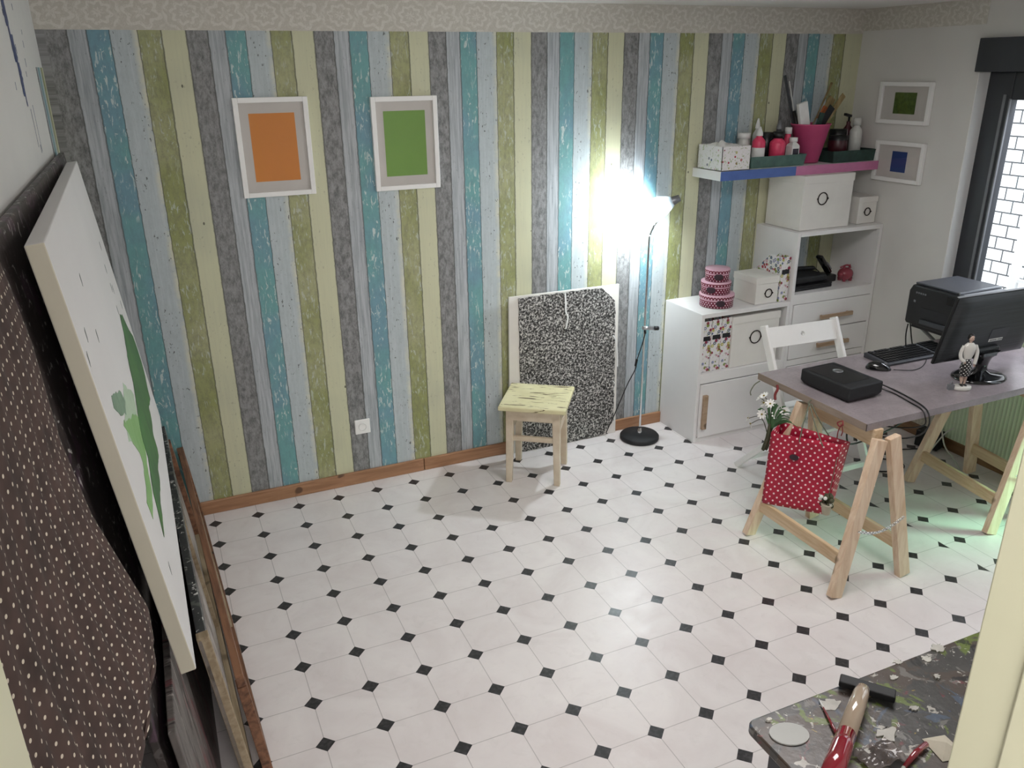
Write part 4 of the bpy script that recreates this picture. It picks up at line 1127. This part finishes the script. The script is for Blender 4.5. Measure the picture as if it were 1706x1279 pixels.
am.tube(smooth_path([(.026, 0, .205), (.038, .0, .178), (.036, -.004, .150), (.030, -.008, .12)], 4), .008, 10)
obj('arm', am, 'ceramic', fg)
hh_ = MB()
for bx_, by_, bz in ((-.020, -.014, .135), (.030, -.008, .118)):
    hh_.ball((bx_, by_, bz), .005, 6)
    for k in range(5):
        hh_.tube([(bx_ + (k - 2) * .0018, by_ - .002, bz - .002), (bx_ + (k - 2) * .0022, by_ - .003, bz - .008 - (.002 if k == 2 else 0))], .0011, 5)
obj('hand', hh_, 'skin', fg)
hed = MB().tube([(0, 0, .215), (0, 0, .228)], .006, 10).ball((0, -.001, .240), .0135, 12, sc=(.85, .95, 1.12))
hed.lathe([(.0024, 0), (.0001, .004)], 8, (0, -.0145, .239), ptrot((0, -1, -.2)))
obj('head', hed, 'skin', fg)
fc = MB()
for s_ in (-1, 1): fc.ball((s_ * .0048, -.0130, .2425), .0013, 6)
obj('eyes', fc, 'hair', fg)
obj('mouth', MB().ball((0, -.0135, .2335), .0018, 6, sc=(1.2, .5, .5)), 'red_pl', fg)
obj('hair', MB().ball((0, .003, .244), .0145, 12, sc=(.95, .92, 1.08)).ball((0, .014, .235), .008, 8), 'hair', fg)
bgx = MB().box((-.052, .0, .012), (.026, .016, .024)).tube(smooth_path([(-.060, 0, .024), (-.052, 0, .040), (-.044, 0, .024)], 4), .0018, 6)
tag(obj('toy_handbag', bgx, 'mid_grey', loc=(2.945, -1.640, ZD), rz=math.radians(-20), bevel=.004), 'tiny grey handbag beside the figurine base', 'ornament')

# printer on its wall bracket
pb = thing('wall_bracket_shelf', 'black bracket shelf under the printer on the side wall', 'shelf', (XR, -1.12, .752))
obj('board', MB().span((-.32, -.19, 0), (-.002, .19, .018)), 'black_pl', pb)
obj('bracket', MB().span((-.02, .12, -.25), (-.002, .15, 0)).bar((-.012, .135, -.22), (-.30, .135, 0), .02, .012), 'mid_grey', pb)
pr = thing('printer', 'black inkjet printer on the bracket shelf under the window', 'printer', (3.575, -1.115, .771))
w, d, h = .335, .43, .215     # x depth, y width
pbm = MB().prism([(-d / 2, .012), (-d / 2 + .01, 0), (d / 2 - .01, 0), (d / 2, .012), (d / 2, h - .035), (d / 2 - .018, h), (-d / 2 + .01, h), (-d / 2, h - .01)], (-w / 2, 0, 0), (0, 1, 0), (0, 0, 1), (w, 0, 0))
obj('body', pbm, 'black_pl', pr, bevel=.010, seg=3)
obj('scanner_lid', MB().span((-w / 2 + .015, -.065, h), (w / 2 - .01, d / 2 - .02, h + .012)), 'dark_grey', pr, bevel=.005)
obj('feeder_tray', MB().box((-.0, -.145, h + .004), (.28, .13, .004), RX(-.04)), 'mid_grey', pr, bevel=.001)
obj('trim_bar', MB().span((-w / 2 + .02, -.072, h), (w / 2 - .01, -.065, h + .014)), 'silver', pr)
obj('control_panel', MB().span((-w / 2 - .0015, -d / 2 + .04, h - .06), (-w / 2, -.02, h - .02)), 'black_gloss', pr)
obj('output_slot', MB().span((-w / 2 - .001, -d / 2 + .05, .05), (-w / 2, d / 2 - .09, .105)), 'black_matte', pr)
obj('output_tray', MB().span((-w / 2 - .012, -d / 2 + .06, .02), (-w / 2, d / 2 - .10, .045)), 'dark_grey', pr, bevel=.003)
lg_ = MB()
for i in range(5): lg_.box((-w / 2 - .0008, d / 2 - .05 - i * .0135, h - .038), (.0012, .009, .009))
obj('logo', lg_, 'mid_grey', pr, label='small grey brand lettering')
obj('button', MB().box((-w / 2 - .001, d / 2 - .045, h - .085), (.002, .012, .012)), 'mid_grey', pr)
cbm = MB()
cbm.tube(smooth_path([(3.46, -.885, .75), (3.452, -.89, .68), (3.45, -.92, .55), (3.46, -.95, .3)]), .0035, 8)
tag(obj('cable', cbm, 'black_cable'), 'black cable hanging below the printer, left one', 'cable', 'printer cables')
cbm = MB(); cbm.tube(smooth_path([(3.475, -.885, .75), (3.482, -.90, .68), (3.49, -.93, .55), (3.47, -.96, .3)]), .0035, 8)
tag(obj('cable', cbm, 'black_cable'), 'black cable hanging below the printer, right one', 'cable', 'printer cables')

# ------------------------------------------------------------------ under the desk
rt = tag(obj('power_brick', MB().box((3.675, -.985, .055), (.09, .13, .10), RZ(.3)), 'black_matte', bevel=.006), 'dark box on the floor against the ribbed panel under the desk', 'box')
tag(obj('white_cable', MB().tube(smooth_path([(3.60, -1.10, .19), (3.60, -1.14, .09), (3.63, -1.19, .02), (3.56, -1.28, .004), (3.48, -1.20, .004), (3.52, -1.10, .004), (3.62, -1.05, .02), (3.64, -1.10, .14), (3.62, -1.16, .20)]), .004, 8), 'white_cable'), 'white cable looped on the floor under the desk', 'cable')
tag(obj('floor_cable', MB().tube(smooth_path([(3.0, -.95, .005), (3.12, -1.0, .005), (3.28, -.98, .005), (3.36, -1.08, .005), (3.28, -1.14, .005), (3.15, -1.08, .006), (3.2, -.98, .013), (3.4, -.93, .005), (3.6, -1.0, .01)]), .0035, 8), 'black_cable'), 'tangled black cable on the floor behind the desk', 'cable')

# ================================================================== RED BAG, FLOWERS
bgT = thing('gift_bag', 'red polka dot paper bag hanging from the left end of the desk', 'bag', (0, 0, 0))
TL, TR, TR2 = Vector((2.150, -1.342, .540)), Vector((2.270, -1.625, .578)), Vector((2.335, -1.620, .573))
BL, BR, BR2 = Vector((2.130, -1.353, .190)), Vector((2.240, -1.641, .249)), Vector((2.285, -1.625, .30))
TL2, BL2 = TL + Vector((.075, .022, .03)), BL + Vector((.055, .02, .03))
def quad(p, a, b_, c_, d_, n=10, amp=.004, sd=0.):
    ua = (b_ - a).length; va = (d_ - a).length; nr = (b_ - a).cross(d_ - a).normalized()
    vs = []; uvs = []
    for j in range(n + 1):
        for i in range(n + 1):
            u, v = i / n, j / n
            q = (a * (1 - u) + b_ * u) * (1 - v) + (d_ * (1 - u) + c_ * u) * v
            q = q + nr * amp * mnoise.noise((u * 3 + sd, v * 3, 2)) * math.sin(PI * u) * math.sin(PI * min(1, v * 1.0))
            vs.append(q); uvs.append((u * ua, v * va))
    fs = [(j * (n + 1) + i, j * (n + 1) + i + 1, (j + 1) * (n + 1) + i + 1, (j + 1) * (n + 1) + i) for j in range(n) for i in range(n)]
    p['v'] += [tuple(x) for x in vs] if not p['v'] else [tuple(x) for x in vs]
    o_ = p['o']; p['f'] += [tuple(k + o_ for k in f) for f in fs]; p['o'] += len(vs); p['uv'] += uvs
def sheet_obj(name, quads, mat, parent, solid=.0015, label=None):
    p = dict(v=[], f=[], o=0, uv=[])
    for k, q in enumerate(quads): quad(p, *q, sd=k * 3.)
    me = bpy.data.meshes.new(name); me.from_pydata(p['v'], [], p['f']); me.materials.append(M[mat]); uvl = me.uv_layers.new(name='UVMap')
    for pol in me.polygons:
        pol.use_smooth = True
        for li in pol.loop_indices: uvl.data[li].uv = p['uv'][me.loops[li].vertex_index]
    o = bpy.data.objects.new(name, me); COL.objects.link(o); o.parent = parent
    md = o.modifiers.new('thickness', 'SOLIDIFY'); md.thickness = solid; md.offset = 0
    if label: o['label'] = label
    return o
sheet_obj('body', [(TL, TR, BR, BL, 16, .012), (TR, TR2, BR2, BR, 6, .004), (TL2, TL, BL, BL2, 6, .004), (TR2, TL2, BL2, BR2, 12, .006), (BL, BR, BR2, BL2, 4, .0)], 'red_dots', bgT)
nrm = (TR - TL).cross(BL - TL).normalized(); 
if nrm.x > 0: nrm = -nrm
cen = TL * .6 * .72 + TR * .4 * .72 + BL * .6 * .28 + BR * .4 * .28
axu = (TR - TL).normalized(); axv = nrm.cross(axu).normalized()
ov = [(.021 * math.cos(2 * PI * q / 24), .0135 * math.sin(2 * PI * q / 24)) for q in range(24)]
obj('label_plate', MB().prism(ov, cen + nrm * .004, axu, axv, nrm * .004), 'dark_oval', bgT, label='dark oval label')
# handles (string) up to a hook on the desk edge
hk = Vector((2.258, -1.438, .700))
def strg(a, b_, r=.0028):
    return MB().tube(smooth_path([a, (a + b_) / 2 + Vector((-.004, 0, -.002)), b_]), r, 7)
a1 = TL.lerp(TR, .44); a2 = TL.lerp(TR, .78)
hm = strg(a1 + nrm * .006 - Vector((0, 0, .02)), hk)
hm2 = strg(hk, a2 + nrm * .006 - Vector((0, 0, .02)))
obj('string_handle', hm, 'cord', bgT, label='grey green string handle'); obj('string_handle', hm2, 'cord', bgT, label='grey green string handle')
a3 = TL2.lerp(TR2, .7); obj('string_handle', strg(hk + Vector((.0, -.012, 0)), a3), 'cord', bgT, label='grey green string handle')
hkk = thing('hook', 'small dark hook on the desk edge holding the red bag', 'hook', (2.262, -1.438, .70))
obj('hook', MB().tube(smooth_path([(.004, 0, .012), (-.006, 0, .008), (-.010, 0, -.004), (-.004, 0, -.010), (.003, 0, -.006)]), .003, 8), 'cord', hkk)

def daisy(mb_p, mb_c, c, d, r=.022, n=9):
    c = Vector(c); rt_ = ptrot(d)
    for k in range(n):
        a = 2 * PI * k / n
        pl = [(0, -.002), (r * .45, -r * .20), (r * .9, -r * .16), (r, 0), (r * .9, r * .16), (r * .45, r * .20), (0, .002)]
        ax_ = rt_ @ Vector((math.cos(a), math.sin(a), .22)); ay_ = rt_ @ Vector((-math.sin(a), math.cos(a), 0))
        mb_p.prism(pl, c, ax_, ay_, rt_ @ Vector((0, 0, .0008)))
    mb_c.ball(c + rt_ @ Vector((0, 0, .003)), .005, 6, sc=(1, 1, .8))
fb = thing('flower_bunch', 'bunch of white daisies with green leaves hung at the desk corner left of the bag', 'flowers', (0, 0, 0))
pe, ce, stm, lf = MB(), MB(), MB(), MB()
X0 = 2.205
root = Vector((X0, -1.27, .515))
heads = [((2.19, -1.140, .522), (-.6, .6, .3)), ((2.18, -1.172, .510), (-.7, .3, -.2)), ((2.185, -1.232, .580), (-.8, -.4, .2)), ((2.19, -1.228, .668), (-.5, .2, .8)),
         ((2.20, -1.222, .630), (-.7, .2, .4)), ((2.21, -1.345, .636), (-.7, -.5, .3)), ((2.20, -1.262, .640), (-.6, -.3, .7)), ((2.21, -1.30, .600), (-.6, -.5, .5)), ((2.195, -1.20, .648), (-.5, .5, .6))]
for c, d in heads:
    daisy(pe, ce, c, d, .024)
    stm.tube(smooth_path([root + Vector((0, 0, -.05)), root.lerp(Vector(c), .5) + Vector((.01, 0, .03)), Vector(c)]), .0016, 6)
for k in range(14):
    a = -1.1 + k * .17; tip = root + Vector((random.uniform(-.03, .02), -.15 * math.sin(a + .4) - .02, .10 + .05 * math.cos(a * 2)))
    mid = root.lerp(tip, .55) + Vector((0, 0, .035)); w_ = .006
    pts = smooth_path([root, mid, tip], 4); n_ = len(pts)
    Lp = [p + Vector((0, -w_ * math.sin(PI * min(1, (i + .5) / n_)), 0)) for i, p in enumerate(pts)]; Rp = [p + Vector((0, w_ * math.sin(PI * min(1, (i + .5) / n_)), .003)) for i, p in enumerate(pts)]
    lf.add(Lp + Rp, [(i, i + 1, n_ + i + 1, n_ + i) for i in range(n_ - 1)])
obj('petals', pe, 'petal', fb); obj('flower_eyes', ce, 'daisy', fb); obj('stems', stm, 'stem', fb)
obj('leaves', lf, 'leaf', fb, solid=.0008)
tail = MB()
for k in range(9):
    o_ = Vector((random.uniform(-.010, .010), random.uniform(-.012, .012), 0))
    tail.tube([root + Vector((0, 0, .03)) + o_ * .6, root + Vector((0, .005, -.05)) + o_ * 1.1, Vector((2.205, -1.245, .400)) + o_], .0032, 6)
obj('stem_bundle', tail, 'stem', fb)
obj('string', MB().tube(smooth_path([(2.264, -1.235, .70), (2.235, -1.25, .66), (2.21, -1.262, .60), root]), .0022, 6), 'cord', fb)
obj('bow', MB().tube(smooth_path([(2.25, -1.238, .715), (2.244, -1.25, .70), (2.236, -1.247, .675), (2.228, -1.26, .655)]), [.006] * 19, 8), 'red_ribbon', fb, label='dark red raffia bow')
# raffia bow at the near corner
rb = thing('raffia_bow', 'dark red raffia bow hanging at the near left corner of the desk', 'bow', (2.262, -1.63, .69))
m_ = MB()
m_.tube(smooth_path([(0, 0, 0), (-.012, .015, -.012), (-.010, .004, -.024), (0, 0, -.018), (-.010, -.014, -.012), (0, 0, 0)], 5), .003, 6)
m_.tube(smooth_path([(-.004, 0, -.016), (-.006, .010, -.05), (-.003, .014, -.085)], 5), .0025, 6); m_.tube(smooth_path([(-.004, 0, -.016), (-.005, -.012, -.04), (-.003, -.006, -.065)], 5), .0025, 6)
obj('bow', m_, 'red_ribbon', rb)
fa = thing('hanging_string', 'short frayed raffia string hanging at the far left corner of the desk', 'string', (2.262, -1.11, .69))
obj('string', MB().tube(smooth_path([(0, 0, 0), (-.02, .012, -.02), (-.025, .03, -.06), (-.022, .028, -.08)], 5), .0028, 6), 'cord', fa)
# tiny potted flowers at the bag's lower corner
fp = thing('flower_pot', 'tiny cream pot of white flowers hanging at the bag lower right corner', 'flower pot', (2.215, -1.655, .270))
obj('pot', MB().lathe([(.0001, 0), (.016, 0), (.024, .045), (.026, .046), (.026, .052), (.022, .052), (.0001, .048)], 24), 'cream_paper', fp)
lm, pm_, cm_ = MB(), MB(), MB()
for k in range(16):
    a = k * 2.4; r_ = .022 * math.sqrt((k + .5) / 16); lm.ball((r_ * math.cos(a), r_ * math.sin(a), .065 + .022 * math.sin(k * 1.7)), .011, 5)
for k in range(7):
    a = k * 2.4 + .5; pm_.ball((-.014 + .020 * math.cos(a), .022 * math.sin(a), .072 + .020 * math.sin(k * 2.1)), .0082, 6)
obj('leaves', lm, 'stem', fp); obj('blossoms', pm_, 'petal', fp)
obj('string', MB().tube(smooth_path([(0, 0, .07), (.005, .0, .12), (.03, .01, .26)]), .0018, 6), 'cord', fp)

# ================================================================== LEANING CANVASES (left)
cv = thing('blank_canvas', 'large white canvas with a green brush stroke leaning on the left wall', 'canvas', (0, 0, 0))
TFp = Vector((-.48, -.364, 1.779)); E_ = Vector((.01699918, -.9998555, 0)); DN = Vector((.1137368, .00193371, -.99350903)); N_ = Vector((.99336548, .01688884, .11375324))
Lc, Hc, Tc = 1.754, 1.085, .037
cmb = MB().prism([(0, 0), (Lc, 0), (Lc, Hc), (0, Hc)], TFp - N_ * Tc, E_, DN, N_ * Tc); cmb.mi = [0, 0, 0, 1, 1, 1]
obj('canvas', cmb, ['canvas', 'canvas_side'], cv, bevel=.003)
def rough_poly(pl, amp=.006, step_=.03, seed=1):
    r_ = random.Random(seed); out = []
    for i in range(len(pl)):
        a, b_ = pl[i], pl[(i + 1) % len(pl)]; k = max(1, int(math.dist(a, b_) / step_))
        for j in range(k):
            t_ = j / k; out.append((a[0] + (b_[0] - a[0]) * t_ + r_.uniform(-amp, amp) * 2.5, a[1] + (b_[1] - a[1]) * t_ + r_.uniform(-amp, amp)))
    return out
G1 = [(0.403, 0.507), (0.523, 0.558), (0.712, 0.589), (0.815, 0.64), (0.976, 0.664), (1.097, 0.677), (1.143, 0.707), (1.152, 0.754), (1.261, 0.763), (1.346, 0.779), (1.397, 0.81), (1.436, 0.837), (1.469, 0.859), (1.365, 0.867), (1.221, 0.863), (1.029, 0.897), (0.971, 0.881), (0.772, 0.928), (0.722, 0.915), (0.705, 0.875), (0.563, 0.874), (0.487, 0.855), (0.27, 0.9), (0.239, 0.872), (0.104, 0.84), (0.067, 0.805), (0.072, 0.746), (0.085, 0.688), (0.223, 0.609), (0.302, 0.539)]
G2 = [(1.49, 0.505), (1.1, 0.635), (1.032, 0.683), (1.148, 0.695), (1.137, 0.72), (1.205, 0.729), (1.309, 0.739), (1.366, 0.759), (1.566, 0.746), (1.562, 0.721), (1.572, 0.69), (1.471, 0.697), (1.415, 0.688), (1.343, 0.685), (1.339, 0.653), (1.425, 0.593), (1.467, 0.54)]
G3 = [(1.544, 0.411), (1.292, 0.487), (1.263, 0.53), (1.349, 0.536), (1.487, 0.481), (1.568, 0.433)]
G4 = [(1.154, 0.519), (0.926, 0.631), (1.044, 0.658), (1.275, 0.659), (1.496, 0.553), (1.427, 0.523)]
for pl, mt_, off, sd_ in ((G4, 'paint_mist', .0004, 4), (G2, 'paint_lgreen', .0008, 2), (G3, 'paint_grey', .0008, 3), (G1, 'paint_green', .0012, 1)):
    obj('brush_stroke', MB().prism(rough_poly(pl, .004, .03, sd_), TFp + N_ * (off - .0003), E_, DN, N_ * .0006), mt_, cv)
tk = MB()
for (a, b_) in ((1.307, .159), (1.598, .221), (1.377, .288), (1.704, .245), (.226, .271), (.333, .336), (1.559, .879), (.13, .523), (.3, .42), (.42, .47), (.36, .40)):
    tk.prism([(a, b_), (a + .016, b_ + .004), (a + .022, b_ + .03), (a + .008, b_ + .022)], TFp, E_, DN, N_ * .0005)
obj('paint_tick', tk, 'paint_dark', cv)

def leaning(name, label, y0, y1, xt0, xb0, h, th, mat, yaw=0., cat='painting'):
    "panel leaning left: top front edge x=xt0, bottom front edge x=xb0 at its far end y0"
    t = thing(name, label, cat, (xb0, y0, 0), yaw); le = math.atan2(xb0 - xt0, h)
    up = Vector((-math.sin(le), 0, math.cos(le))); n = Vector((math.cos(le), 0, math.sin(le))); return t, up, n, h / math.cos(le)
def local_panel(t, name, mat, poly, up, n, off, th, **kw):
    "poly in (along -y, up) coordinates; n offset"
    return obj(name, MB().prism(poly, n * off, (0, -1, 0), up, n * th), mat, t, **kw)
# tall dark board behind everything
t, up, n, H = leaning('painting_board', 'tall dark paint splattered board leaning on the left wall behind the white canvas', -.20, 0, -.530, -.360, 1.800, .022, 0)
local_panel(t, 'board', 'dark_splat', [(0, 0.003), (2.10, .003), (2.10, H), (0, H)], up, n, -.020, .020, bevel=.003)
# grey streaked painting, carries the canvas
t, up, n, H = leaning('painting_board', 'grey and dark red streaked painting leaning below the white canvas', -.75, 0, -.385, -.325, .690, .02, 0)
local_panel(t, 'board', 'streak_grey', [(0, 0.003), (1.55, .003), (1.55, H), (0, H)], up, n, -.018, .018, bevel=.003)
# pale stretcher frame with a whitish canvas
t, up, n, H = leaning('stretched_canvas', 'whitish scraped canvas on a stretcher with black splattered top, second from the front', -.22, 0, -.355, -.290, .60, .03, 0, math.radians(1.9))
Lw = 1.63
local_panel(t, 'canvas', 'streak_white', [(0, 0.003), (Lw, .003), (Lw, H - .01), (0, H - .01)], up, n, -.022, .010)
bw = .045
local_panel(t, 'stretcher_bar', 'brown_bar', [(0, 0.003), (bw, .003), (bw, H - .07), (0, H - .07)], up, n, -.012, .022, bevel=.002)
local_panel(t, 'stretcher_bar', 'stretcher', [(Lw - .03, 0.003), (Lw + .0, .003), (Lw + .0, H), (Lw - .03, H)], up, n, -.024, .034, bevel=.002, label='thick pale wooden end bar')
local_panel(t, 'stretcher_bar', 'stretcher', [(bw, .003), (Lw - .03, .003), (Lw - .03, bw), (bw, bw)], up, n, -.012, .020, bevel=.002)
local_panel(t, 'stretcher_bar', 'black_splat', [(0, H - .05), (Lw - .03, H - .05), (Lw - .03, H), (0, H)], up, n, -.022, .026, bevel=.002, label='black paint splattered top bar')
local_panel(t, 'cross_bar', 'stretcher', [(.78, bw), (.81, bw), (.79, H - .07), (.76, H - .07)], up, n, -.012, .014)
# long brown stretcher frame at the front
t, up, n, H = leaning('stretcher_frame', 'long brown wooden stretcher frame leaning at the front of the stack', -.025, 0, -.292, -.250, .40, .03, 0, math.radians(2.45))
Lw = 1.775
local_panel(t, 'stretcher_bar', 'brown_bar', [(0, 0.003), (.07, .003), (.07, H), (0, H)], up, n, -.03, .03, bevel=.002)
local_panel(t, 'stretcher_bar', 'brown_bar', [(Lw - .05, 0.003), (Lw, .003), (Lw, H - .05), (Lw - .05, H - .05)], up, n, -.03, .03, bevel=.002)
local_panel(t, 'stretcher_bar', 'brown_bar', [(.07, .003), (Lw - .05, .003), (Lw - .05, .065), (.07, .065)], up, n, -.03, .03, bevel=.002)
local_panel(t, 'stretcher_bar', 'brown_bar', [(.07, H - .045), (Lw, H - .045), (Lw, H), (.07, H)], up, n, -.026, .024, bevel=.002)
for a, b_ in ((.60, .63), (1.20, 1.23)):
    local_panel(t, 'cross_bar', 'stretcher', [(a, .065), (b_, .065), (b_ + .05, H - .045), (a + .05, H - .045)], up, n, -.026, .012)
local_panel(t, 'brace', 'stretcher', [(.10, H - .05), (.13, H - .05), (1.06, .066), (1.03, .066)], up, n, -.012, .008)

# ------------------------------------------------------------------ hanging cloths
def cloth(name, label, mat, far, near, hem, ztop, nu=70, nv=80, amp=.016, seed=0., fold=7, cat='cloth'):
    """far(z)->(x,y) far edge curve, near -> (x,y) near edge, hem(u)->z"""
    vs = []; uvs = []
    for j in range(nv + 1):
        for i in range(nu + 1):
            u = i / nu; v = j / nv; zb = hem(u); z = ztop(u) + (zb - ztop(u)) * v
            fx_, fy_ = far(z); nx_, ny_ = near(z)
            x = nx_ + (fx_ - nx_) * u; y = ny_ + (fy_ - ny_) * u
            k = (.25 + .75 * v) * math.sin(PI * min(1, max(0, (1 - u) * 6)) / 2 if u > .84 else PI / 2)
            f_ = amp * k * (math.sin(u * fold * 2 * PI + seed + .8 * math.sin(v * 3)) + .6 * mnoise.noise((u * 5 + seed, v * 2.5, seed)))
            vs.append((x + abs(f_) * .9, y, z)); uvs.append((u * 1.05, v * 1.0 * (ztop(u) - zb)))
    fs = [(j * (nu + 1) + i, j * (nu + 1) + i + 1, (j + 1) * (nu + 1) + i + 1, (j + 1) * (nu + 1) + i) for j in range(nv) for i in range(nu)]
    me = bpy.data.meshes.new(name); me.from_pydata(vs, [], fs); me.materials.append(M[mat]); uvl = me.uv_layers.new(name='UVMap')
    for p in me.polygons:
        p.use_smooth = True
        for li in p.loop_indices: uvl.data[li].uv = uvs[me.loops[li].vertex_index]
    o = bpy.data.objects.new(name, me); COL.objects.link(o)
    md = o.modifiers.new('thickness', 'SOLIDIFY'); md.thickness = .002
    return tag(o, label, cat)
def interp(tab, z):
    tab = sorted(tab)
    if z <= tab[0][0]: return tab[0][1:]
    for a, b_ in zip(tab, tab[1:]):
        if z <= b_[0]:
            t_ = (z - a[0]) / (b_[0] - a[0]); return tuple(a[i] + (b_[i] - a[i]) * t_ for i in range(1, len(a)))
    return tab[-1][1:]
far_tab = [(.4, -.478, -2.50), (.80, -.470, -2.48), (.90, -.430, -2.42), (.93, -.392, -2.30), (1.03, -.390, -2.30), (1.28, -.452, -2.32), (1.45, -.474, -2.33), (1.64, -.482, -2.33), (1.83, -.500, -2.36)]
far = lambda z: interp(far_tab, z)
near = lambda z: (-.505, -3.30)
cloth('polka_cloth', 'brown cloth with cream polka dots draped over the boards at the left', 'brown_dots', far, near, lambda u: .95 - .55 * min(1, max(0, (.97 - u) / .22)) ** 1.2, lambda u: 1.83, seed=1.3)
cloth('dark_cloth', 'dark green cloth hanging beneath the polka dot cloth', 'dark_green', lambda z: (-.462, -2.345), lambda z: (-.548, -3.0), lambda u: .25, lambda u: 1.15, seed=4., amp=.008, fold=3)

# ================================================================== PAINT TABLE (lower right)
pt = thing('work_table', 'paint caked dark work table at the lower right', 'table', (.752, -2.866, 0))
def rounded(w, d, r=.02, n=5):
    out = []
    for cx_, cy_, a0 in ((r, -r, PI / 2), (r, -d + r, PI), (w - r, -d + r, 3 * PI / 2), (w - r, -r, 0)):
        for k in range(n + 1):
            a = a0 + k * PI / 2 / n; out.append((cx_ + r * math.cos(a), cy_ + r * math.sin(a)))
    return out
obj('top', MB().prism(rounded(.95, .50), (0, 0, .735), (1, 0, 0), (0, 1, 0), (0, 0, .024)), 'palette', pt, bevel=.004)
for x in (.06, .89):
    for y in (-.06, -.44): obj('leg', MB().span((x - .02, y - .02, 0), (x + .02, y + .02, .735)), 'dark_grey', pt)
ZP = .7595
def flake(c, r, seed, k=26, asp=.7):
    r_ = random.Random(seed); return [(c[0] + r * (1 + r_.uniform(-.55, .45)) * math.cos(2 * PI * i / k), c[1] + asp * r * (1 + r_.uniform(-.35, .35)) * math.sin(2 * PI * i / k)) for i in range(k)]
fk = MB()
for i, (x, y, r) in enumerate(((.955, -2.905, .022), (1.20, -2.865, .011), (1.27, -2.885, .013), (1.15, -2.90, .010), (1.33, -2.87, .018), (1.00, -3.02, .024), (.985, -2.94, .010), (1.11, -2.99, .010), (1.24, -2.94, .009), (.92, -3.04, .012), (.80, -2.885, .006))):
    fk.prism(flake((x, y), r, i), (0, 0, ZP - .001), (1, 0, 0), (0, 1, 0), (0, 0, .002 + .0004 * i))
tag(obj('dried_paint', fk, 'dry_paint'), 'dried white paint flakes stuck on the paint table', 'paint')['kind'] = 'stuff'
lens = []
for k in range(13): a = -.25 + k / 12 * 1.0; lens.append(None)
lens = [(.042 * math.cos(2 * PI * k / 28), .031 * math.sin(2 * PI * k / 28)) for k in range(28)]
tag(obj('oval_lid', MB().prism([(x * math.cos(-.35) - y * math.sin(-.35), x * math.sin(-.35) + y * math.cos(-.35)) for x, y in lens], (0, 0, 0), (1, 0, 0), (0, 1, 0), (0, 0, .003)), 'lid_grey', loc=(.812, -2.934, ZP)), 'pale grey oval plastic lid at the corner of the paint table', 'lid')
# scraper with red and pale handle
sc = thing('scraper', 'scraper with black blade and thick red and pale handle on the paint table', 'scraper', (1.045, -2.905, ZP))
obj('blade', MB().bar((-.028, .040, .015), (.045, -.052, .015), .030, .016, (0, 0, 1)), 'black_matte', sc, bevel=.003, label='black rubber blade')
def pth(u): return Vector((-.012 - .255 * u, -.012 - .168 * u, .028 + .035 * u))
gl_ = NT('lacquered_pale_wood'); gl_.color(lin('#b3a08c')); gl_.rough(.08); gl_.b.inputs['Coat Weight'].default_value = 1.; M['lacquer'] = gl_.m
gl2 = NT('lacquered_red'); gl2.color(lin('#8c1226')); gl2.rough(.10); gl2.b.inputs['Coat Weight'].default_value = 1.; M['lacquer_red'] = gl2.m
hd_ = MB().tube([pth(0), pth(.02), pth(.1), pth(.2), pth(.60)], [.009, .015, .0178, .0182, .0186], 20)
obj('handle', hd_, 'lacquer', sc, label='glossy pale wooden end of the handle')
obj('grip', MB().tube([pth(.60), pth(.75), pth(.9), pth(1.15)], [.0190, .0205, .0215, .021], 20), 'lacquer_red', sc, label='glossy red part of the handle')
tb_ = thing('small_paintbrush', 'thin red handled paintbrush with pale tip beside the scraper', 'brush', (.94, -2.885, ZP))
v0 = Vector((0, 0, .004)); v1 = Vector((-.05, -.115, .006))
obj('handle', MB().tube([v0.lerp(v1, .2), v0.lerp(v1, .6), v1], [.002, .0036, .0042], 10), 'lacquer_red', tb_)
obj('tip', MB().tube([v0, v0.lerp(v1, .2)], [.0012, .0026], 10), 'label_white', tb_)
tb2 = thing('small_paintbrush', 'dark red brush lying in front of the folded cream card', 'brush', (.985, -3.09, ZP))
obj('handle', MB().tube([(-.03, -.012, .007), (.02, .004, .008), (.06, .012, .008)], [.004, .007, .006], 10), 'lacquer_red', tb2)
obj('tip', MB().tube([(-.045, -.016, .007), (-.03, -.012, .007)], [.002, .004], 10), 'dry_paint', tb2)
cc = MB(); cc.add([(0, 0, 0), (.052, -.012, 0), (.045, -.075, 0), (-.012, -.06, 0), (.026, -.035, .012)], [(0, 4, 1), (1, 4, 2), (2, 4, 3), (3, 4, 0)])
tag(obj('folded_card', cc, 'cream_paper', loc=(1.055, -3.060, ZP + .001), solid=.001), 'folded cream paper card on the paint table near the door frame', 'card')
cr_ = MB()
rnd = random.Random(9)
def film(u, v):
    x = (u - .5) * .09; y = (v - .5) * .06; return Vector((x, y, .010 + .014 * mnoise.noise((x * 50, y * 50, 3))))
cl_ = NT('clear_film'); cl_.color(lin('#9a8f8c')); cl_.rough(.08); cl_.b.inputs['Transmission Weight'].default_value = .7; M['film'] = cl_.m
tag(obj('plastic_wrap', MB().grid(film, 20, 14), 'film', loc=(.935, -3.06, ZP)), 'crumpled clear plastic film beside the red handle on the paint table', 'wrap')
